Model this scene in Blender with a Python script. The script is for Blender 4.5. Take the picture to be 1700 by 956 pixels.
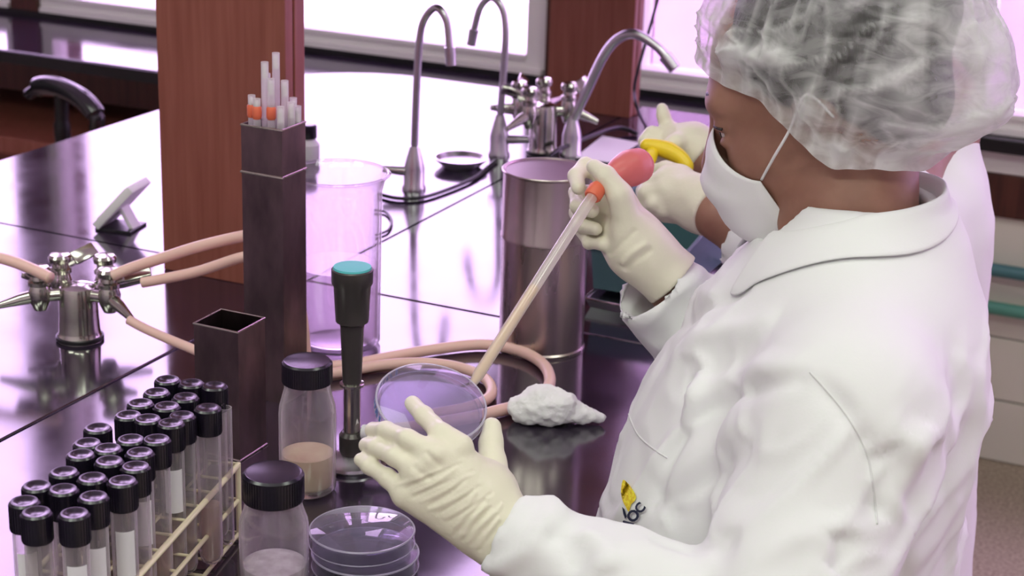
import bpy, bmesh, math, random
import numpy as np
from mathutils import Vector, Matrix
from mathutils.bvhtree import BVHTree
for o in list(bpy.data.objects): bpy.data.objects.remove(o)
scene = bpy.context.scene
COL = scene.collection
random.seed(7)
# ------------------------------------------------------------------ camera
F = 2950.0; H = 0.76                       # focal length in pixels of a 1700 px wide frame; lens height over the bench top (z = 0)
PITCH, YAW, ROLL = math.radians(18.7), math.radians(24.6), math.radians(1.9)
FW = np.array([-math.sin(YAW)*math.cos(PITCH), math.cos(YAW)*math.cos(PITCH), -math.sin(PITCH)])
_r0 = np.array([math.cos(YAW), math.sin(YAW), 0.0]); _u0 = np.cross(_r0, FW)
RT = _r0*math.cos(ROLL) + _u0*math.sin(ROLL); UP = np.cross(RT, FW)
CAM = np.array([0, 0, H])
def at(x, y, t): return CAM + t*(FW + (x-850)/F*RT - (y-478)/F*UP)
def onz(x, y, z=0.0):
    d = FW + (x-850)/F*RT - (y-478)/F*UP
    return CAM + (z-H)/d[2]*d
cd = bpy.data.cameras.new('camera'); cam = bpy.data.objects.new('camera', cd); COL.objects.link(cam)
cd.sensor_fit = 'HORIZONTAL'; cd.sensor_width = 36.0; cd.lens = F/1700*36; cd.clip_start = 0.05; cd.clip_end = 200
M = Matrix.Identity(4)
for i in range(3): M[i][0], M[i][1], M[i][2], M[i][3] = RT[i], UP[i], -FW[i], CAM[i]
cam.matrix_world = M; scene.camera = cam
cd.dof.use_dof = True; cd.dof.focus_distance = 1.62; cd.dof.aperture_fstop = 11.0
# ------------------------------------------------------------------ sky, added fill lights, exposure
vs = scene.view_settings
vs.view_transform = 'Standard'; vs.look = 'None'; vs.gamma = 1.0; vs.use_curve_mapping = False; vs.exposure = 0.18
w = bpy.data.worlds.new('sky'); scene.world = w; w.use_nodes = True
bg = w.node_tree.nodes['Background']; bg.inputs[0].default_value = (0.84, 0.58, 1.0, 1); bg.inputs[1].default_value = 6.4
def lamp(name, loc, size, energy, color, rot=(0, 0, 0)):
    l = bpy.data.lights.new(name, 'AREA'); l.shape = 'RECTANGLE'; l.size, l.size_y = size; l.energy = energy; l.color = color
    o = bpy.data.objects.new(name, l); o.location = loc; o.rotation_euler = rot; COL.objects.link(o); return o
FILLS = [(-0.6, -0.9), (0.9, -0.5), (-2.4, -0.4), (-1.0, 1.3), (1.0, 1.6)]
for i, (x, y) in enumerate(FILLS):
    lamp('ceiling_fill_light', (x, y, 2.68), (1.25, 0.6), (25 if y < 0 else 8) if (x, y) != (1.0, 1.6) else 18, (0.91, 1.0, 0.86))  # unseen area lights added overhead to brighten the worker and the tiled wall
# ------------------------------------------------------------------ mesh helpers: every shape is (verts, faces)
def join(*ss):
    V, Fc = [], []
    for v, f in ss:
        n = len(V); V += [tuple(p) for p in v]; Fc += [tuple(i+n for i in q) for q in f]
    return V, Fc
class Flat(tuple): pass          # bevelled flat-sided shapes are shaded flat
def box(x0, x1, y0, y1, z0, z1, bev=0.0):
    if bev <= 0:
        v = [(x, y, z) for z in (z0, z1) for y in (y0, y1) for x in (x0, x1)]
        return v, [(0, 2, 3, 1), (4, 5, 7, 6), (0, 1, 5, 4), (2, 6, 7, 3), (0, 4, 6, 2), (1, 3, 7, 5)]
    b = bmesh.new(); bmesh.ops.create_cube(b, size=1.0)
    for q in b.verts: q.co = ((x0+x1)/2+q.co.x*(x1-x0), (y0+y1)/2+q.co.y*(y1-y0), (z0+z1)/2+q.co.z*(z1-z0))
    bmesh.ops.bevel(b, geom=b.edges[:], offset=bev, segments=2, affect='EDGES', profile=0.5)
    b.verts.index_update(); v = [tuple(q.co) for q in b.verts]; f = [tuple(x.index for x in q.verts) for q in b.faces]; b.free()
    return Flat((v, f))
def lathe(prof, n=32, c=(0, 0, 0), closed=False):
    """profile [(r, z)...] turned about z; r = 0 ends are poles"""
    V, Fc, rows = [], [], []
    for r_, z_ in prof:
        if r_ < 1e-7: rows.append([len(V)]); V.append((c[0], c[1], c[2]+z_))
        else:
            rows.append(list(range(len(V), len(V)+n)))
            V += [(c[0]+r_*math.cos(2*math.pi*k/n), c[1]+r_*math.sin(2*math.pi*k/n), c[2]+z_) for k in range(n)]
    prs = list(zip(rows, rows[1:])) + ([(rows[-1], rows[0])] if closed else [])
    for a, b in prs:
        for k in range(n):
            k2 = (k+1) % n
            if len(a) == 1 and len(b) == 1: continue
            if len(a) == 1: Fc.append((a[0], b[k2], b[k]))
            elif len(b) == 1: Fc.append((a[k], a[k2], b[0]))
            else: Fc.append((a[k], a[k2], b[k2], b[k]))
    return V, Fc
def xf(s, m): return [tuple(m @ Vector(p)) for p in s[0]], s[1]
def aim(a, b):
    """matrix that puts local z along a->b with origin a"""
    d = Vector(b)-Vector(a); q = d.to_track_quat('Z', 'Y')
    return Matrix.Translation(Vector(a)) @ q.to_matrix().to_4x4()
def rod(a, b, r0, r1=None, n=16):
    r1 = r0 if r1 is None else r1; L = (Vector(b)-Vector(a)).length
    return xf(lathe([(0, 0), (r0, 0), (r1, L), (0, L)], n), aim(a, b))
def catmull(pts, m=10, closed=False):
    P = [Vector(p) for p in pts]; out = []
    n = len(P)
    rng = range(n if closed else n-1)
    for i in rng:
        g = (lambda k: P[k % n]) if closed else (lambda k: P[min(max(k, 0), n-1)])
        p0, p1, p2, p3 = g(i-1), g(i), g(i+1), g(i+2)
        for k in range(m):
            t = k/m
            out.append(0.5*((2*p1)+(p2-p0)*t+(2*p0-5*p1+4*p2-p3)*t*t+(3*p1-p0-3*p2+p3)*t**3))
    if not closed: out.append(P[-1])
    return out
def sweep(path, r, n=10, closed=False, cap=True):
    """tube along a polyline; r number or list"""
    P = [Vector(p) for p in path]; N = len(P); V, Fc = [], []
    tan = []
    for i in range(N):
        a = P[(i-1) % N] if (closed or i > 0) else P[0]; b = P[(i+1) % N] if (closed or i < N-1) else P[-1]
        d = b-a; tan.append(d.normalized() if d.length > 1e-9 else Vector((0, 0, 1)))
    nrm = tan[0].orthogonal().normalized()
    for i in range(N):
        nrm = (nrm - tan[i]*nrm.dot(tan[i])); nrm = nrm.normalized() if nrm.length > 1e-6 else tan[i].orthogonal().normalized()
        bi = tan[i].cross(nrm); ri = float(r[i] if hasattr(r, '__len__') else r)
        V += [tuple(P[i]+ri*(math.cos(2*math.pi*k/n)*nrm+math.sin(2*math.pi*k/n)*bi)) for k in range(n)]
    for i in range(N if closed else N-1):
        j = (i+1) % N
        for k in range(n): Fc.append((i*n+k, i*n+(k+1) % n, j*n+(k+1) % n, j*n+k))
    if cap and not closed:
        Fc.append(tuple(range(n))[::-1]); Fc.append(tuple(range((N-1)*n, N*n)))
    return V, Fc
def wire(pts, r, n=6): return sweep(pts, r, n)
def mesh(name, s, smooth=None):
    me = bpy.data.meshes.new(name); me.from_pydata([tuple(map(float, p)) for p in s[0]], [], s[1]); me.update()
    if smooth is not None:
        me.polygons.foreach_set('use_smooth', [True]*len(me.polygons))
        if smooth < 180: me.set_sharp_from_angle(angle=math.radians(smooth))
    return me
def obj(name, s, mat, parent=None, smooth=35, loc=None):
    if isinstance(s, Flat): smooth = None
    me = s if isinstance(s, bpy.types.Mesh) else mesh(name, s, smooth)
    if mat is not None and len(me.materials) == 0: me.materials.append(mat)
    o = bpy.data.objects.new(name, me); COL.objects.link(o)
    if parent is not None: o.parent = parent
    if loc is not None: o.location = loc
    return o
def tag(o, label, cat, group=None):
    o['label'] = label; o['category'] = cat
    if group: o['group'] = group
    return o
def thing(name, label, cat, loc=(0, 0, 0), rz=0.0, group=None):
    o = bpy.data.objects.new(name, None); o.empty_display_size = 0.05; COL.objects.link(o)
    o.location = loc; o.rotation_euler = (0, 0, rz); return tag(o, label, cat, group)
def struct(name, s, mat, parent=None, smooth=None):
    o = obj(name, s, mat, parent, smooth)
    if parent is None: o['kind'] = 'structure'
    return o
# ------------------------------------------------------------------ materials
def mat(name, color=(0.8, 0.8, 0.8), rough=0.5, metal=0.0, spec=0.5, **kw):
    m = bpy.data.materials.new(name); m.use_nodes = True; p = m.node_tree.nodes['Principled BSDF']
    p.inputs['Base Color'].default_value = (*color, 1); p.inputs['Roughness'].default_value = rough
    p.inputs['Metallic'].default_value = metal; p.inputs['Specular IOR Level'].default_value = spec
    for k, v in kw.items(): p.inputs[k.replace('_', ' ')].default_value = v
    return m
def nodes(m): return m.node_tree.nodes, m.node_tree.links, m.node_tree.nodes['Principled BSDF']
def noise_color(m, c0, c1, scale=20, detail=4, stretch=(1, 1, 1), lo=0.35, hi=0.65, socket='Base Color', dist=0.0):
    N, L, p = nodes(m); tc = N.new('ShaderNodeTexCoord'); mp = N.new('ShaderNodeMapping'); nz = N.new('ShaderNodeTexNoise'); cr = N.new('ShaderNodeValToRGB')
    mp.inputs['Scale'].default_value = stretch; nz.inputs['Scale'].default_value = scale; nz.inputs['Detail'].default_value = detail; nz.inputs['Distortion'].default_value = dist
    L.new(tc.outputs['Object'], mp.inputs[0]); L.new(mp.outputs[0], nz.inputs['Vector']); L.new(nz.outputs[0], cr.inputs[0])
    cr.color_ramp.elements[0].position = lo; cr.color_ramp.elements[1].position = hi
    if socket == 'Base Color':
        cr.color_ramp.elements[0].color = (*c0, 1); cr.color_ramp.elements[1].color = (*c1, 1)
    else:
        cr.color_ramp.elements[0].color = (c0, c0, c0, 1); cr.color_ramp.elements[1].color = (c1, c1, c1, 1)
    L.new(cr.outputs[0], p.inputs[socket]); return m
def bump(m, scale=60, strength=0.2, dist=0.002, stretch=(1, 1, 1), detail=3):
    N, L, p = nodes(m); tc = N.new('ShaderNodeTexCoord'); mp = N.new('ShaderNodeMapping'); nz = N.new('ShaderNodeTexNoise'); b = N.new('ShaderNodeBump')
    mp.inputs['Scale'].default_value = stretch; nz.inputs['Scale'].default_value = scale; nz.inputs['Detail'].default_value = detail
    b.inputs['Strength'].default_value = strength; b.inputs['Distance'].default_value = dist
    L.new(tc.outputs['Object'], mp.inputs[0]); L.new(mp.outputs[0], nz.inputs['Vector']); L.new(nz.outputs[0], b.inputs['Height']); L.new(b.outputs[0], p.inputs['Normal'])
    return m
def glass(name, tint=(0.96, 0.94, 0.98), body=(0.85, 0.8, 0.9), haze=0.06, edge=0.35, rough=0.03):
    """thin clear wall: light passes straight through, Fresnel gloss, and a milky body colour, stronger edge-on, standing in for bright edge light"""
    m = bpy.data.materials.new(name); m.use_nodes = True; N, L = m.node_tree.nodes, m.node_tree.links
    for n in list(N): N.remove(n)
    out = N.new('ShaderNodeOutputMaterial'); tr = N.new('ShaderNodeBsdfTransparent'); gl = N.new('ShaderNodeBsdfGlossy'); df = N.new('ShaderNodeBsdfDiffuse')
    tl = N.new('ShaderNodeBsdfTranslucent'); ad = N.new('ShaderNodeMixShader')
    fr = N.new('ShaderNodeMath'); fr.operation = 'POWER'; f2 = N.new('ShaderNodeMath'); f2.operation = 'MULTIPLY_ADD'; l5 = N.new('ShaderNodeLayerWeight'); lw = N.new('ShaderNodeLayerWeight'); mr = N.new('ShaderNodeMapRange'); m1 = N.new('ShaderNodeMixShader'); m2 = N.new('ShaderNodeMixShader')
    tr.inputs[0].default_value = (*tint, 1); gl.inputs[0].default_value = (1, 1, 1, 1); gl.inputs['Roughness'].default_value = rough
    df.inputs[0].default_value = (*body, 1); tl.inputs[0].default_value = (*body, 1); l5.inputs[0].default_value = 0.5; fr.inputs[1].default_value = 5.0; f2.inputs[1].default_value = 0.92; f2.inputs[2].default_value = 0.04
    L.new(l5.outputs['Facing'], fr.inputs[0]); L.new(fr.outputs[0], f2.inputs[0])
    lw.inputs[0].default_value = 0.5; pw = N.new('ShaderNodeMath'); pw.operation = 'POWER'; pw.inputs[1].default_value = 2.6; mr.inputs['To Min'].default_value = haze; mr.inputs['To Max'].default_value = haze+edge
    L.new(lw.outputs['Facing'], pw.inputs[0]); L.new(pw.outputs[0], mr.inputs['Value']); L.new(mr.outputs[0], m1.inputs[0])
    L.new(df.outputs[0], ad.inputs[1]); L.new(tl.outputs[0], ad.inputs[2]); ad.inputs[0].default_value = 0.5
    L.new(tr.outputs[0], m1.inputs[1]); L.new(ad.outputs[0], m1.inputs[2])
    L.new(f2.outputs[0], m2.inputs[0]); L.new(m1.outputs[0], m2.inputs[1]); L.new(gl.outputs[0], m2.inputs[2]); L.new(m2.outputs[0], out.inputs[0])
    return m
MT = {}
MT['bench'] = noise_color(mat('black_bench_resin', (0.018, 0.011, 0.024), 0.12, 0, 0.5, IOR=2.2), 0.08, 0.16, 9, 5, lo=0.3, hi=0.75, socket='Roughness')
MT['joint'] = mat('joint_black', (0.004, 0.003, 0.005), 0.6)
MT['wood'] = noise_color(mat('red_brown_wood', (0.18, 0.055, 0.035), 0.42, 0, 0.4), (0.22, 0.062, 0.042), (0.30, 0.098, 0.070), 14, 5, (6, 6, 0.35), 0.3, 0.7)
MT['darkwood'] = noise_color(mat('dark_brown_wood', (0.07, 0.02, 0.015), 0.45), (0.06, 0.017, 0.012), (0.1, 0.03, 0.02), 14, 4, (6, 6, 0.35))
MT['white_paint'] = mat('white_window_paint', (0.88, 0.85, 0.85), 0.45)
MT['black_gloss'] = mat('glossy_black_plastic', (0.015, 0.013, 0.018), 0.2, 0, 0.8)
MT['black'] = mat('matt_black', (0.012, 0.011, 0.014), 0.35)
MT['tile'] = mat('white_glazed_tile', (0.80, 0.77, 0.68), 0.2)
MT['grout'] = mat('grey_grout', (0.33, 0.3, 0.28), 0.8)
MT['floor'] = noise_color(mat('speckled_terrazzo', (0.4, 0.37, 0.33), 0.5), (0.28, 0.22, 0.15), (0.50, 0.43, 0.32), 140, 3)
MT['plaster'] = mat('pale_plaster', (0.62, 0.6, 0.58), 0.8)
MT['pipe_green'] = mat('green_pipe_paint', (0.10, 0.33, 0.25), 0.35)
MT['pipe_teal'] = mat('blue_green_pipe_paint', (0.07, 0.2, 0.22), 0.35)
MT['chrome'] = mat('chrome', (0.54, 0.53, 0.47), 0.16, 1.0)
MT['chrome_dull'] = mat('dull_nickel', (0.62, 0.6, 0.64), 0.3, 1.0)
MT['steel'] = noise_color(mat('brushed_steel', (0.50, 0.43, 0.40), 0.3, 1.0), 0.25, 0.33, 60, 3, (1, 1, 0.15), socket='Roughness')
MT['gunmetal'] = noise_color(mat('stained_dark_steel', (0.16, 0.125, 0.12), 0.3, 1.0), (0.16, 0.12, 0.12), (0.29, 0.21, 0.21), 30, 5, (1, 1, 0.4))
MT['cap'] = mat('black_phenolic_cap', (0.010, 0.007, 0.016), 0.26, 0, 0.6)
MT['glass'] = glass('clear_glass', (0.98, 0.96, 0.98), (1.0, 0.94, 0.97), 0.05, 0.75); MT['tube_glass'] = glass('tube_glass', (0.99, 0.97, 0.98), (1.0, 0.95, 0.97), 0.09, 0.7)  # pale edge colour paints in bright highlights along the glass edges
MT['petri'] = glass('clear_polystyrene', (0.93, 0.91, 0.98), (0.88, 0.84, 0.94), 0.015, 0.5)
MT['beaker'] = glass('beaker_glass', (0.97, 0.94, 0.98), (0.95, 0.88, 0.95), 0.035, 0.5)
MT['pane'] = glass('window_pane', (0.99, 0.98, 1.0), (0.9, 0.85, 0.95), 0.01, 0.05, 0.01)
MT['hose'] = mat('pink_rubber_hose', (0.84, 0.54, 0.48), 0.42, 0, 0.4, Subsurface_Weight=0.1)
MT['wire'] = mat('cream_coated_wire', (0.86, 0.77, 0.53), 0.4)
MT['cotton'] = bump(mat('cotton_wool', (0.92, 0.91, 0.9), 0.95), 90, 0.6, 0.004)
MT['paper'] = mat('white_paper', (0.84, 0.82, 0.84), 0.7)
MT['teal'] = mat('teal_plastic', (0.075, 0.155, 0.17), 0.4)
MT['turquoise'] = mat('turquoise_disc', (0.09, 0.5, 0.52), 0.5)
MT['burner'] = mat('burner_black_iron', (0.085, 0.075, 0.072), 0.3, 0.5)
MT['yellow'] = mat('yellow_plastic', (0.85, 0.62, 0.02), 0.35)
MT['orange'] = mat('orange_rubber', (0.78, 0.16, 0.08), 0.4)
MT['bulb'] = mat('red_rubber_bulb', (0.66, 0.16, 0.15), 0.35, 0, 0.4)
# ------------------------------------------------------------------ the room
WY = 3.9
floor = struct('floor', box(-5.5, 3.0, -2.5, 4.0, -1.0, -0.9), MT['floor'])
struct('ceiling', box(-5.5, 3.0, -2.5, 4.0, 2.7, 2.8), MT['plaster'])
struct('wall_left', box(-5.6, -5.5, -2.5, 4.0, -0.9, 2.7), MT['plaster'])
struct('wall_right', box(3.0, 3.1, -2.5, 4.0, -0.9, 2.7), MT['plaster'])
struct('wall_front', box(-5.5, 3.0, -2.6, -2.5, -0.9, 2.7), MT['plaster'])
wall = struct('wall_back', join(box(-5.5, 3.0, WY+0.006, WY+0.16, -0.9, -0.13), box(-5.5, 3.0, WY, WY+0.16, 2.4, 2.7)), MT['grout'])
ts = 0.15; tm = mesh('tile', box(0.002, ts-0.002, -0.007, 0.0, 0.002, ts-0.002, 0.0015), None); tm.materials.append(MT['tile'])
for i in range(11):
    for k in range(4):
        o = obj('tile', tm, None, wall); o.location = (-1.22+i*ts, WY+0.006, -0.9+k*ts)
WIN = [(-5.3, -3.33), (-3.24, -2.68), (-2.60, -1.705), (-1.50, -0.72), (-0.70, 0.15), (0.2, 1.4), (1.45, 2.9)]
edges = [-5.5] + [e for wn in WIN for e in wn] + [3.0]
for k in range(0, len(edges), 2):
    struct('trim_%d' % (k//2+1), box(edges[k], edges[k+1], WY-0.03, WY+0.16, -0.13, 2.4), MT['darkwood'])
for k, (a, b) in enumerate(WIN):
    fwd = 0.058 if k == 2 else 0.036
    fr = join(box(a, b, WY-0.012, WY+0.05, -0.13, -0.085), box(a, b, WY-0.012, WY+0.05, 2.33, 2.4), box(a, a+fwd, WY-0.012, WY+0.05, -0.085, 2.33), box(b-fwd, b, WY-0.012, WY+0.05, -0.085, 2.33))
    wo = struct('window_%d' % (k+1), fr, MT['white_paint'])
    obj('pane', box(a+fwd, b-fwd, WY+0.018, WY+0.024, -0.085, 2.33), MT['pane'], wo, None)
    obj('window_bead', join(box(a+fwd, b-fwd, WY-0.022, WY-0.012, -0.096, -0.085), box(a+0.01, b-0.01, WY-0.03, WY-0.012, -0.13, -0.118)), MT['white_paint'], wo, None)
    p = lamp('window_portal', ((a+b)/2, WY+0.1, 1.12), (b-a-0.1, 2.42), 1, (1, 1, 1), (math.radians(-90), 0, 0)); p.data.cycles.is_portal = True
struct('trim_20', box(-5.5, -0.97, WY-0.02, WY+0.006, -0.16, -0.13), MT['black'])
# black ledge along the window wall, with the drawers under its left run
t = thing('wall_ledge', 'black polished ledge running under the windows along the back wall', 'ledge', (0, 0, 0))
obj('ledge_slab', box(-5.5, -0.98, 3.47, WY-0.02, -0.172, -0.145, 0.003), MT['bench'], t)
obj('front_shade_strip', box(-5.5, -0.98, 3.462, 3.4695, -0.176, -0.147), MT['joint'], t, None)  # matt black strip: shade and dark reflection of the ledge front put into colour
obj('apron', box(-5.5, -0.98, 3.66, 3.69, -0.30, -0.173), MT['darkwood'], t, None)
t = thing('wall_cabinet', 'red-brown wooden cabinet under the black ledge at the left', 'cabinet', (0, 0, -0.9))
obj('body', box(-5.4, -2.1, 3.56, 3.87, 0.0, 0.50), MT['darkwood'], t, None)
obj('cabinet_top', box(-5.4, -2.08, 3.42, 3.87, 0.50, 0.545, 0.004), MT['wood'], t)
for k in range(5):
    x = -5.35+k*0.65
    d = obj('door', box(x, x+0.63, 3.535, 3.56, 0.06, 0.49, 0.004), MT['wood'], t)
    obj('handle', box(x+0.26, x+0.37, 3.515, 3.535, 0.40, 0.42, 0.004), MT['chrome_dull'], d)
t = thing('wall_shelf', 'narrow black shelf with white rail and brown board behind the second worker', 'shelf', (0, 0, 0))
obj('shelf_slab', box(-0.96, 2.9, WY-0.06, WY+0.0, -0.164, -0.132, 0.003), MT['black'], t)
obj('white_rail', box(-0.96, 2.9, WY-0.02, WY, -0.218, -0.166, 0.003), MT['white_paint'], t)
obj('brown_board', box(-0.96, 2.9, WY-0.015, WY, -0.318, -0.220, 0.003), MT['darkwood'], t)
for z, m, lb in ((-0.433, 'pipe_teal', 'dark blue-green pipe, the upper of two on the tiled wall'), (-0.521, 'pipe_green', 'bright green pipe, the lower of two on the tiled wall')):
    t = thing('water_pipe', lb, 'pipe', (0, 0, z), group='pipes on the tiled wall')
    obj('pipe', rod((-0.95, WY-0.035, 0), (2.9, WY-0.035, 0), 0.015), MT[m], t)
    for x in (-0.75, 0.1, 1.2): obj('bracket', box(x-0.012, x+0.012, WY-0.035, WY, -0.02, 0.02, 0.002), MT['chrome_dull'], t)
# pink house added outside to tint and dim the right-hand windows
t = thing('added_building', 'pale pink building added outside to tint the right-hand windows', 'building', (0, 0, -2.2))
MT['outpane'] = mat('house_window_glass', (0.30, 0.25, 0.32), 0.3)
MT['pinkwall'] = noise_color(mat('pink_render', (0.52, 0.40, 0.52), 0.9), (0.46, 0.33, 0.47), (0.58, 0.45, 0.57), 1.5, 4)
obj('wall', box(-2.7, 4.5, 7.0, 9.5, 0, 7.5), MT['pinkwall'], t, None)
obj('roof', box(-2.9, 4.7, 6.8, 9.7, 7.5, 7.75), MT['white_paint'], t, None)
for k in range(4):
    x = -2.1+k*1.7
    for z in (0.9, 3.4):
        wo = obj('window', join(box(x, x+0.9, 6.96, 7.0, z, z+0.07), box(x, x+0.9, 6.96, 7.0, z+1.23, z+1.3), box(x, x+0.07, 6.96, 7.0, z+.07, z+1.23), box(x+.83, x+0.9, 6.96, 7.0, z+.07, z+1.23)), MT['white_paint'], t, None)
        obj('pane', box(x+.07, x+.83, 6.985, 6.998, z+.07, z+1.23), MT['outpane'], wo, None)
struct('ground_1', box(-12, 12, 4.2, 16, -2.4, -2.2), MT['plaster'])
# ------------------------------------------------------------------ the peninsula bench
XL, XJ, XR, Y0, YJ, Y1 = -1.935, -1.185, -0.565, 0.25, 1.93, 3.16
bench = thing('lab_bench', 'long black polished laboratory bench with jointed slabs and brown base', 'bench', (0, 0, -0.9))
def prism(poly, z0, z1):
    n = len(poly); v = [(x, y, z0) for x, y in poly]+[(x, y, z1) for x, y in poly]
    return v, [tuple(range(n))[::-1], tuple(range(n, 2*n))]+[(k, (k+1) % n, n+(k+1) % n, n+k) for k in range(n)]
g = 0.0016
for (a, b, c, d) in ((XL, XJ-g, Y0, YJ-g), (XJ+g, XR, Y0, YJ-g), (XJ+g, XR, YJ+g, Y1)):
    obj('bench_slab', box(a, b, c, d, 0.87, 0.9, 0.002), MT['bench'], bench)
rr = 0.28; arc = [(XL+rr-rr*math.cos(q*math.pi/16), Y1-rr+rr*math.sin(q*math.pi/16)) for q in range(9)]
obj('bench_slab', prism([(XL, YJ+g)]+[(XJ-g, YJ+g), (XJ-g, Y1)]+arc[::-1], 0.87, 0.9), MT['bench'], bench, None)
obj('underlay', box(XL+0.02, XR-0.02, Y0+0.02, Y1-0.18, 0.84, 0.869), MT['joint'], bench, None)
obj('base_cabinet', box(XL+0.12, XR-0.34, Y0+0.05, Y1-0.2, 0.0, 0.84), MT['darkwood'], bench, None)
for k in range(5):
    y = Y0+0.08+k*0.51
    for s, x in ((1, XR-0.34), (-1, XL+0.12)):
        d = obj('door', box(min(x, x+s*0.02), max(x, x+s*0.02), y, y+0.49, 0.06, 0.8, 0.003), MT['wood'], bench)
        obj('handle', box(min(x+s*0.02, x+s*0.04), max(x+s*0.02, x+s*0.04), y+0.2, y+0.3, 0.68, 0.695, 0.003), MT['chrome_dull'], d)
def post(x0, x1, y0, lb):
    t = thing('wooden_post', lb, 'post', ((x0+x1)/2, y0+0.025, 0), group='wooden posts on the bench')
    w2 = (x1-x0)/2
    obj('front_board', box(-w2, w2, -0.025, -0.006, 0, 2.7, 0.0015), MT['wood'], t)
    obj('core', box(-w2+0.004, w2-0.005, -0.006, -0.002, 0, 2.7), MT['darkwood'], t, None)
    obj('back_board', box(-w2, w2, -0.002, 0.022, 0, 2.7, 0.0015), MT['wood'], t)
    return t
PO1 = post(-1.375, -1.180, 1.873, 'wide red-brown wooden post behind the tall dark canister')
post(-1.337, -1.166, 3.05, 'red-brown wooden post near the windows behind the bent tap')

o = obj('shelf_board', box(-0.16, 0.16, -0.56, 0.56, 0.0, 0.028, 0.002), MT['darkwood'], PO1, loc=(-1.24-PO1.location.x, 2.485-PO1.location.y, 0.50))
for y in (-0.5, 0.5): obj('batten', box(-0.13, 0.13, y-0.02, y+0.02, -0.03, 0.0, 0.001), MT['darkwood'], o)
# ------------------------------------------------------------------ office chair beyond the bench
t = thing('office_chair', 'black office chair with a looped armrest beyond the far bench edge', 'chair', (-2.43, 2.60, -0.9), math.radians(-12))
obj('seat', box(-0.22, 0.22, -0.22, 0.22, 0.52, 0.60, 0.03), MT['black'], t)
bk = lathe([(0, 0.0)], 4)
obj('backrest', xf(box(-0.03, 0.03, -0.2, 0.2, 0, 0.42, 0.025), Matrix.Translation((-0.25, 0, 0.66)) @ Matrix.Rotation(math.radians(-8), 4, 'Y')), MT['black'], t)
obj('back_bar', sweep(catmull([(-0.08, 0, 0.50), (-0.26, 0, 0.51), (-0.29, 0, 0.6), (-0.29, 0, 0.75)]), 0.016), MT['black'], t)
for s in (-1, 1):
    y = s*0.25
    arm = obj('armrest', sweep(catmull([(-0.045, y, 0.828), (0.0, y, 0.853), (0.06, y, 0.858), (0.125, y, 0.845), (0.165, y, 0.818), (0.165, y, 0.79)]), [0.012]*8+[0.021]*32+[0.016]*11, 12), MT['black_gloss'], t)
    obj('arm_post', sweep(catmull([(0.06, y, 0.845), (0.058, y, 0.78), (0.055, y, 0.66), (0.05, y*0.8, 0.53)]), [0.014]*10+[0.017]*21, 12), MT['black'], t)
    obj('arm_loop', sweep(catmull([(0.165, y, 0.80), (0.15, y, 0.77), (0.11, y, 0.735), (0.065, y, 0.70)]), 0.010, 10), MT['black'], t)
obj('gas_lift', rod((0, 0, 0.1), (0, 0, 0.53), 0.028), MT['chrome_dull'], t)
for k in range(5):
    a = k*2*math.pi/5
    obj('leg', rod((0, 0, 0.11), (0.28*math.cos(a), 0.28*math.sin(a), 0.07), 0.022, 0.014), MT['black'], t)
    obj('caster', xf(lathe([(0, -0.012), (0.026, -0.012), (0.03, 0), (0.026, 0.012), (0, 0.012)], 16), Matrix.Translation((0.28*math.cos(a), 0.28*math.sin(a), 0.031)) @ Matrix.Rotation(math.pi/2, 4, 'X')), MT['black'], t)
# ------------------------------------------------------------------ gas turrets
def gas_turret(loc, rz, lb):
    t = thing('gas_turret', lb, 'gas tap', loc, rz, 'gas turrets on the bench')
    obj('column', lathe([(0, 0), (0.0275, 0), (0.0275, 0.004), (0.0255, 0.007), (0.0245, 0.012), (0.0235, 0.03), (0.0225, 0.062), (0.021, 0.067), (0.012, 0.07), (0, 0.071)], 40), MT['chrome'], t)
    obj('base_ring', lathe([(0.0265, 0), (0.0285, 0.001), (0.0285, 0.005), (0.0265, 0.006)], 40), MT['black'], t)
    #     angle, nozzle angle, nozzle drop, lever angle
    V = [(200, 190, -0.012, 150), (130, 165, 0.004, 45), (-20, -48, -0.012, 12), (55, 20, 0.003, None)]
    for a, na, drop, la in V:
        a = math.radians(a); c = Vector((0.044*math.cos(a), 0.044*math.sin(a), 0.058))
        v = obj('valve', join(xf(lathe([(0, -0.016), (0.006, -0.015), (0.0095, -0.006), (0.0105, 0.004), (0.0085, 0.012), (0.0105, 0.013), (0.0105, 0.017), (0.008, 0.019), (0.0075, 0.023), (0.0105, 0.025), (0.0112, 0.030), (0.009, 0.033), (0.006, 0.032), (0, 0.032)], 20), Matrix.Translation(c) @ Matrix.Diagonal((1.28, 1.28, 1.12, 1))),
                              rod((0.018*math.cos(a), 0.018*math.sin(a), 0.058), c, 0.0075)), MT['chrome'], t)
        na = math.radians(na); d = Vector((math.cos(na), math.sin(na), 0))
        e = c+d*0.052+Vector((0, 0, drop))
        obj('nozzle', sweep([c+d*0.006, c+d*0.022+Vector((0, 0, drop*.3)), e], [0.0082, 0.0072, 0.0036], 14), MT['chrome'], v)
        if la is not None:
            la = math.radians(la); d = Vector((math.cos(la), math.sin(la), 0)); s = c+Vector((0, 0, 0.020))
            obj('lever', join(sweep([s+d*0.006, s+d*0.02+Vector((0, 0, .003))], [0.0045, 0.0038], 8),
                xf(box(0.018, 0.050, -0.009, 0.009, -0.0024, 0.0024, 0.0015), Matrix.Translation(s+Vector((0, 0, .003))) @ Matrix.Rotation(la, 4, 'Z') @ Matrix.Rotation(math.radians(-14), 4, 'Y') @ Matrix.Rotation(math.radians(40), 4, 'X'))), MT['chrome'], v)
    return t
T1 = onz(133, 562); gas_turret((T1[0], T1[1], 0), math.radians(24.6), 'chrome gas turret with pink hoses at the left of the bench')
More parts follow.
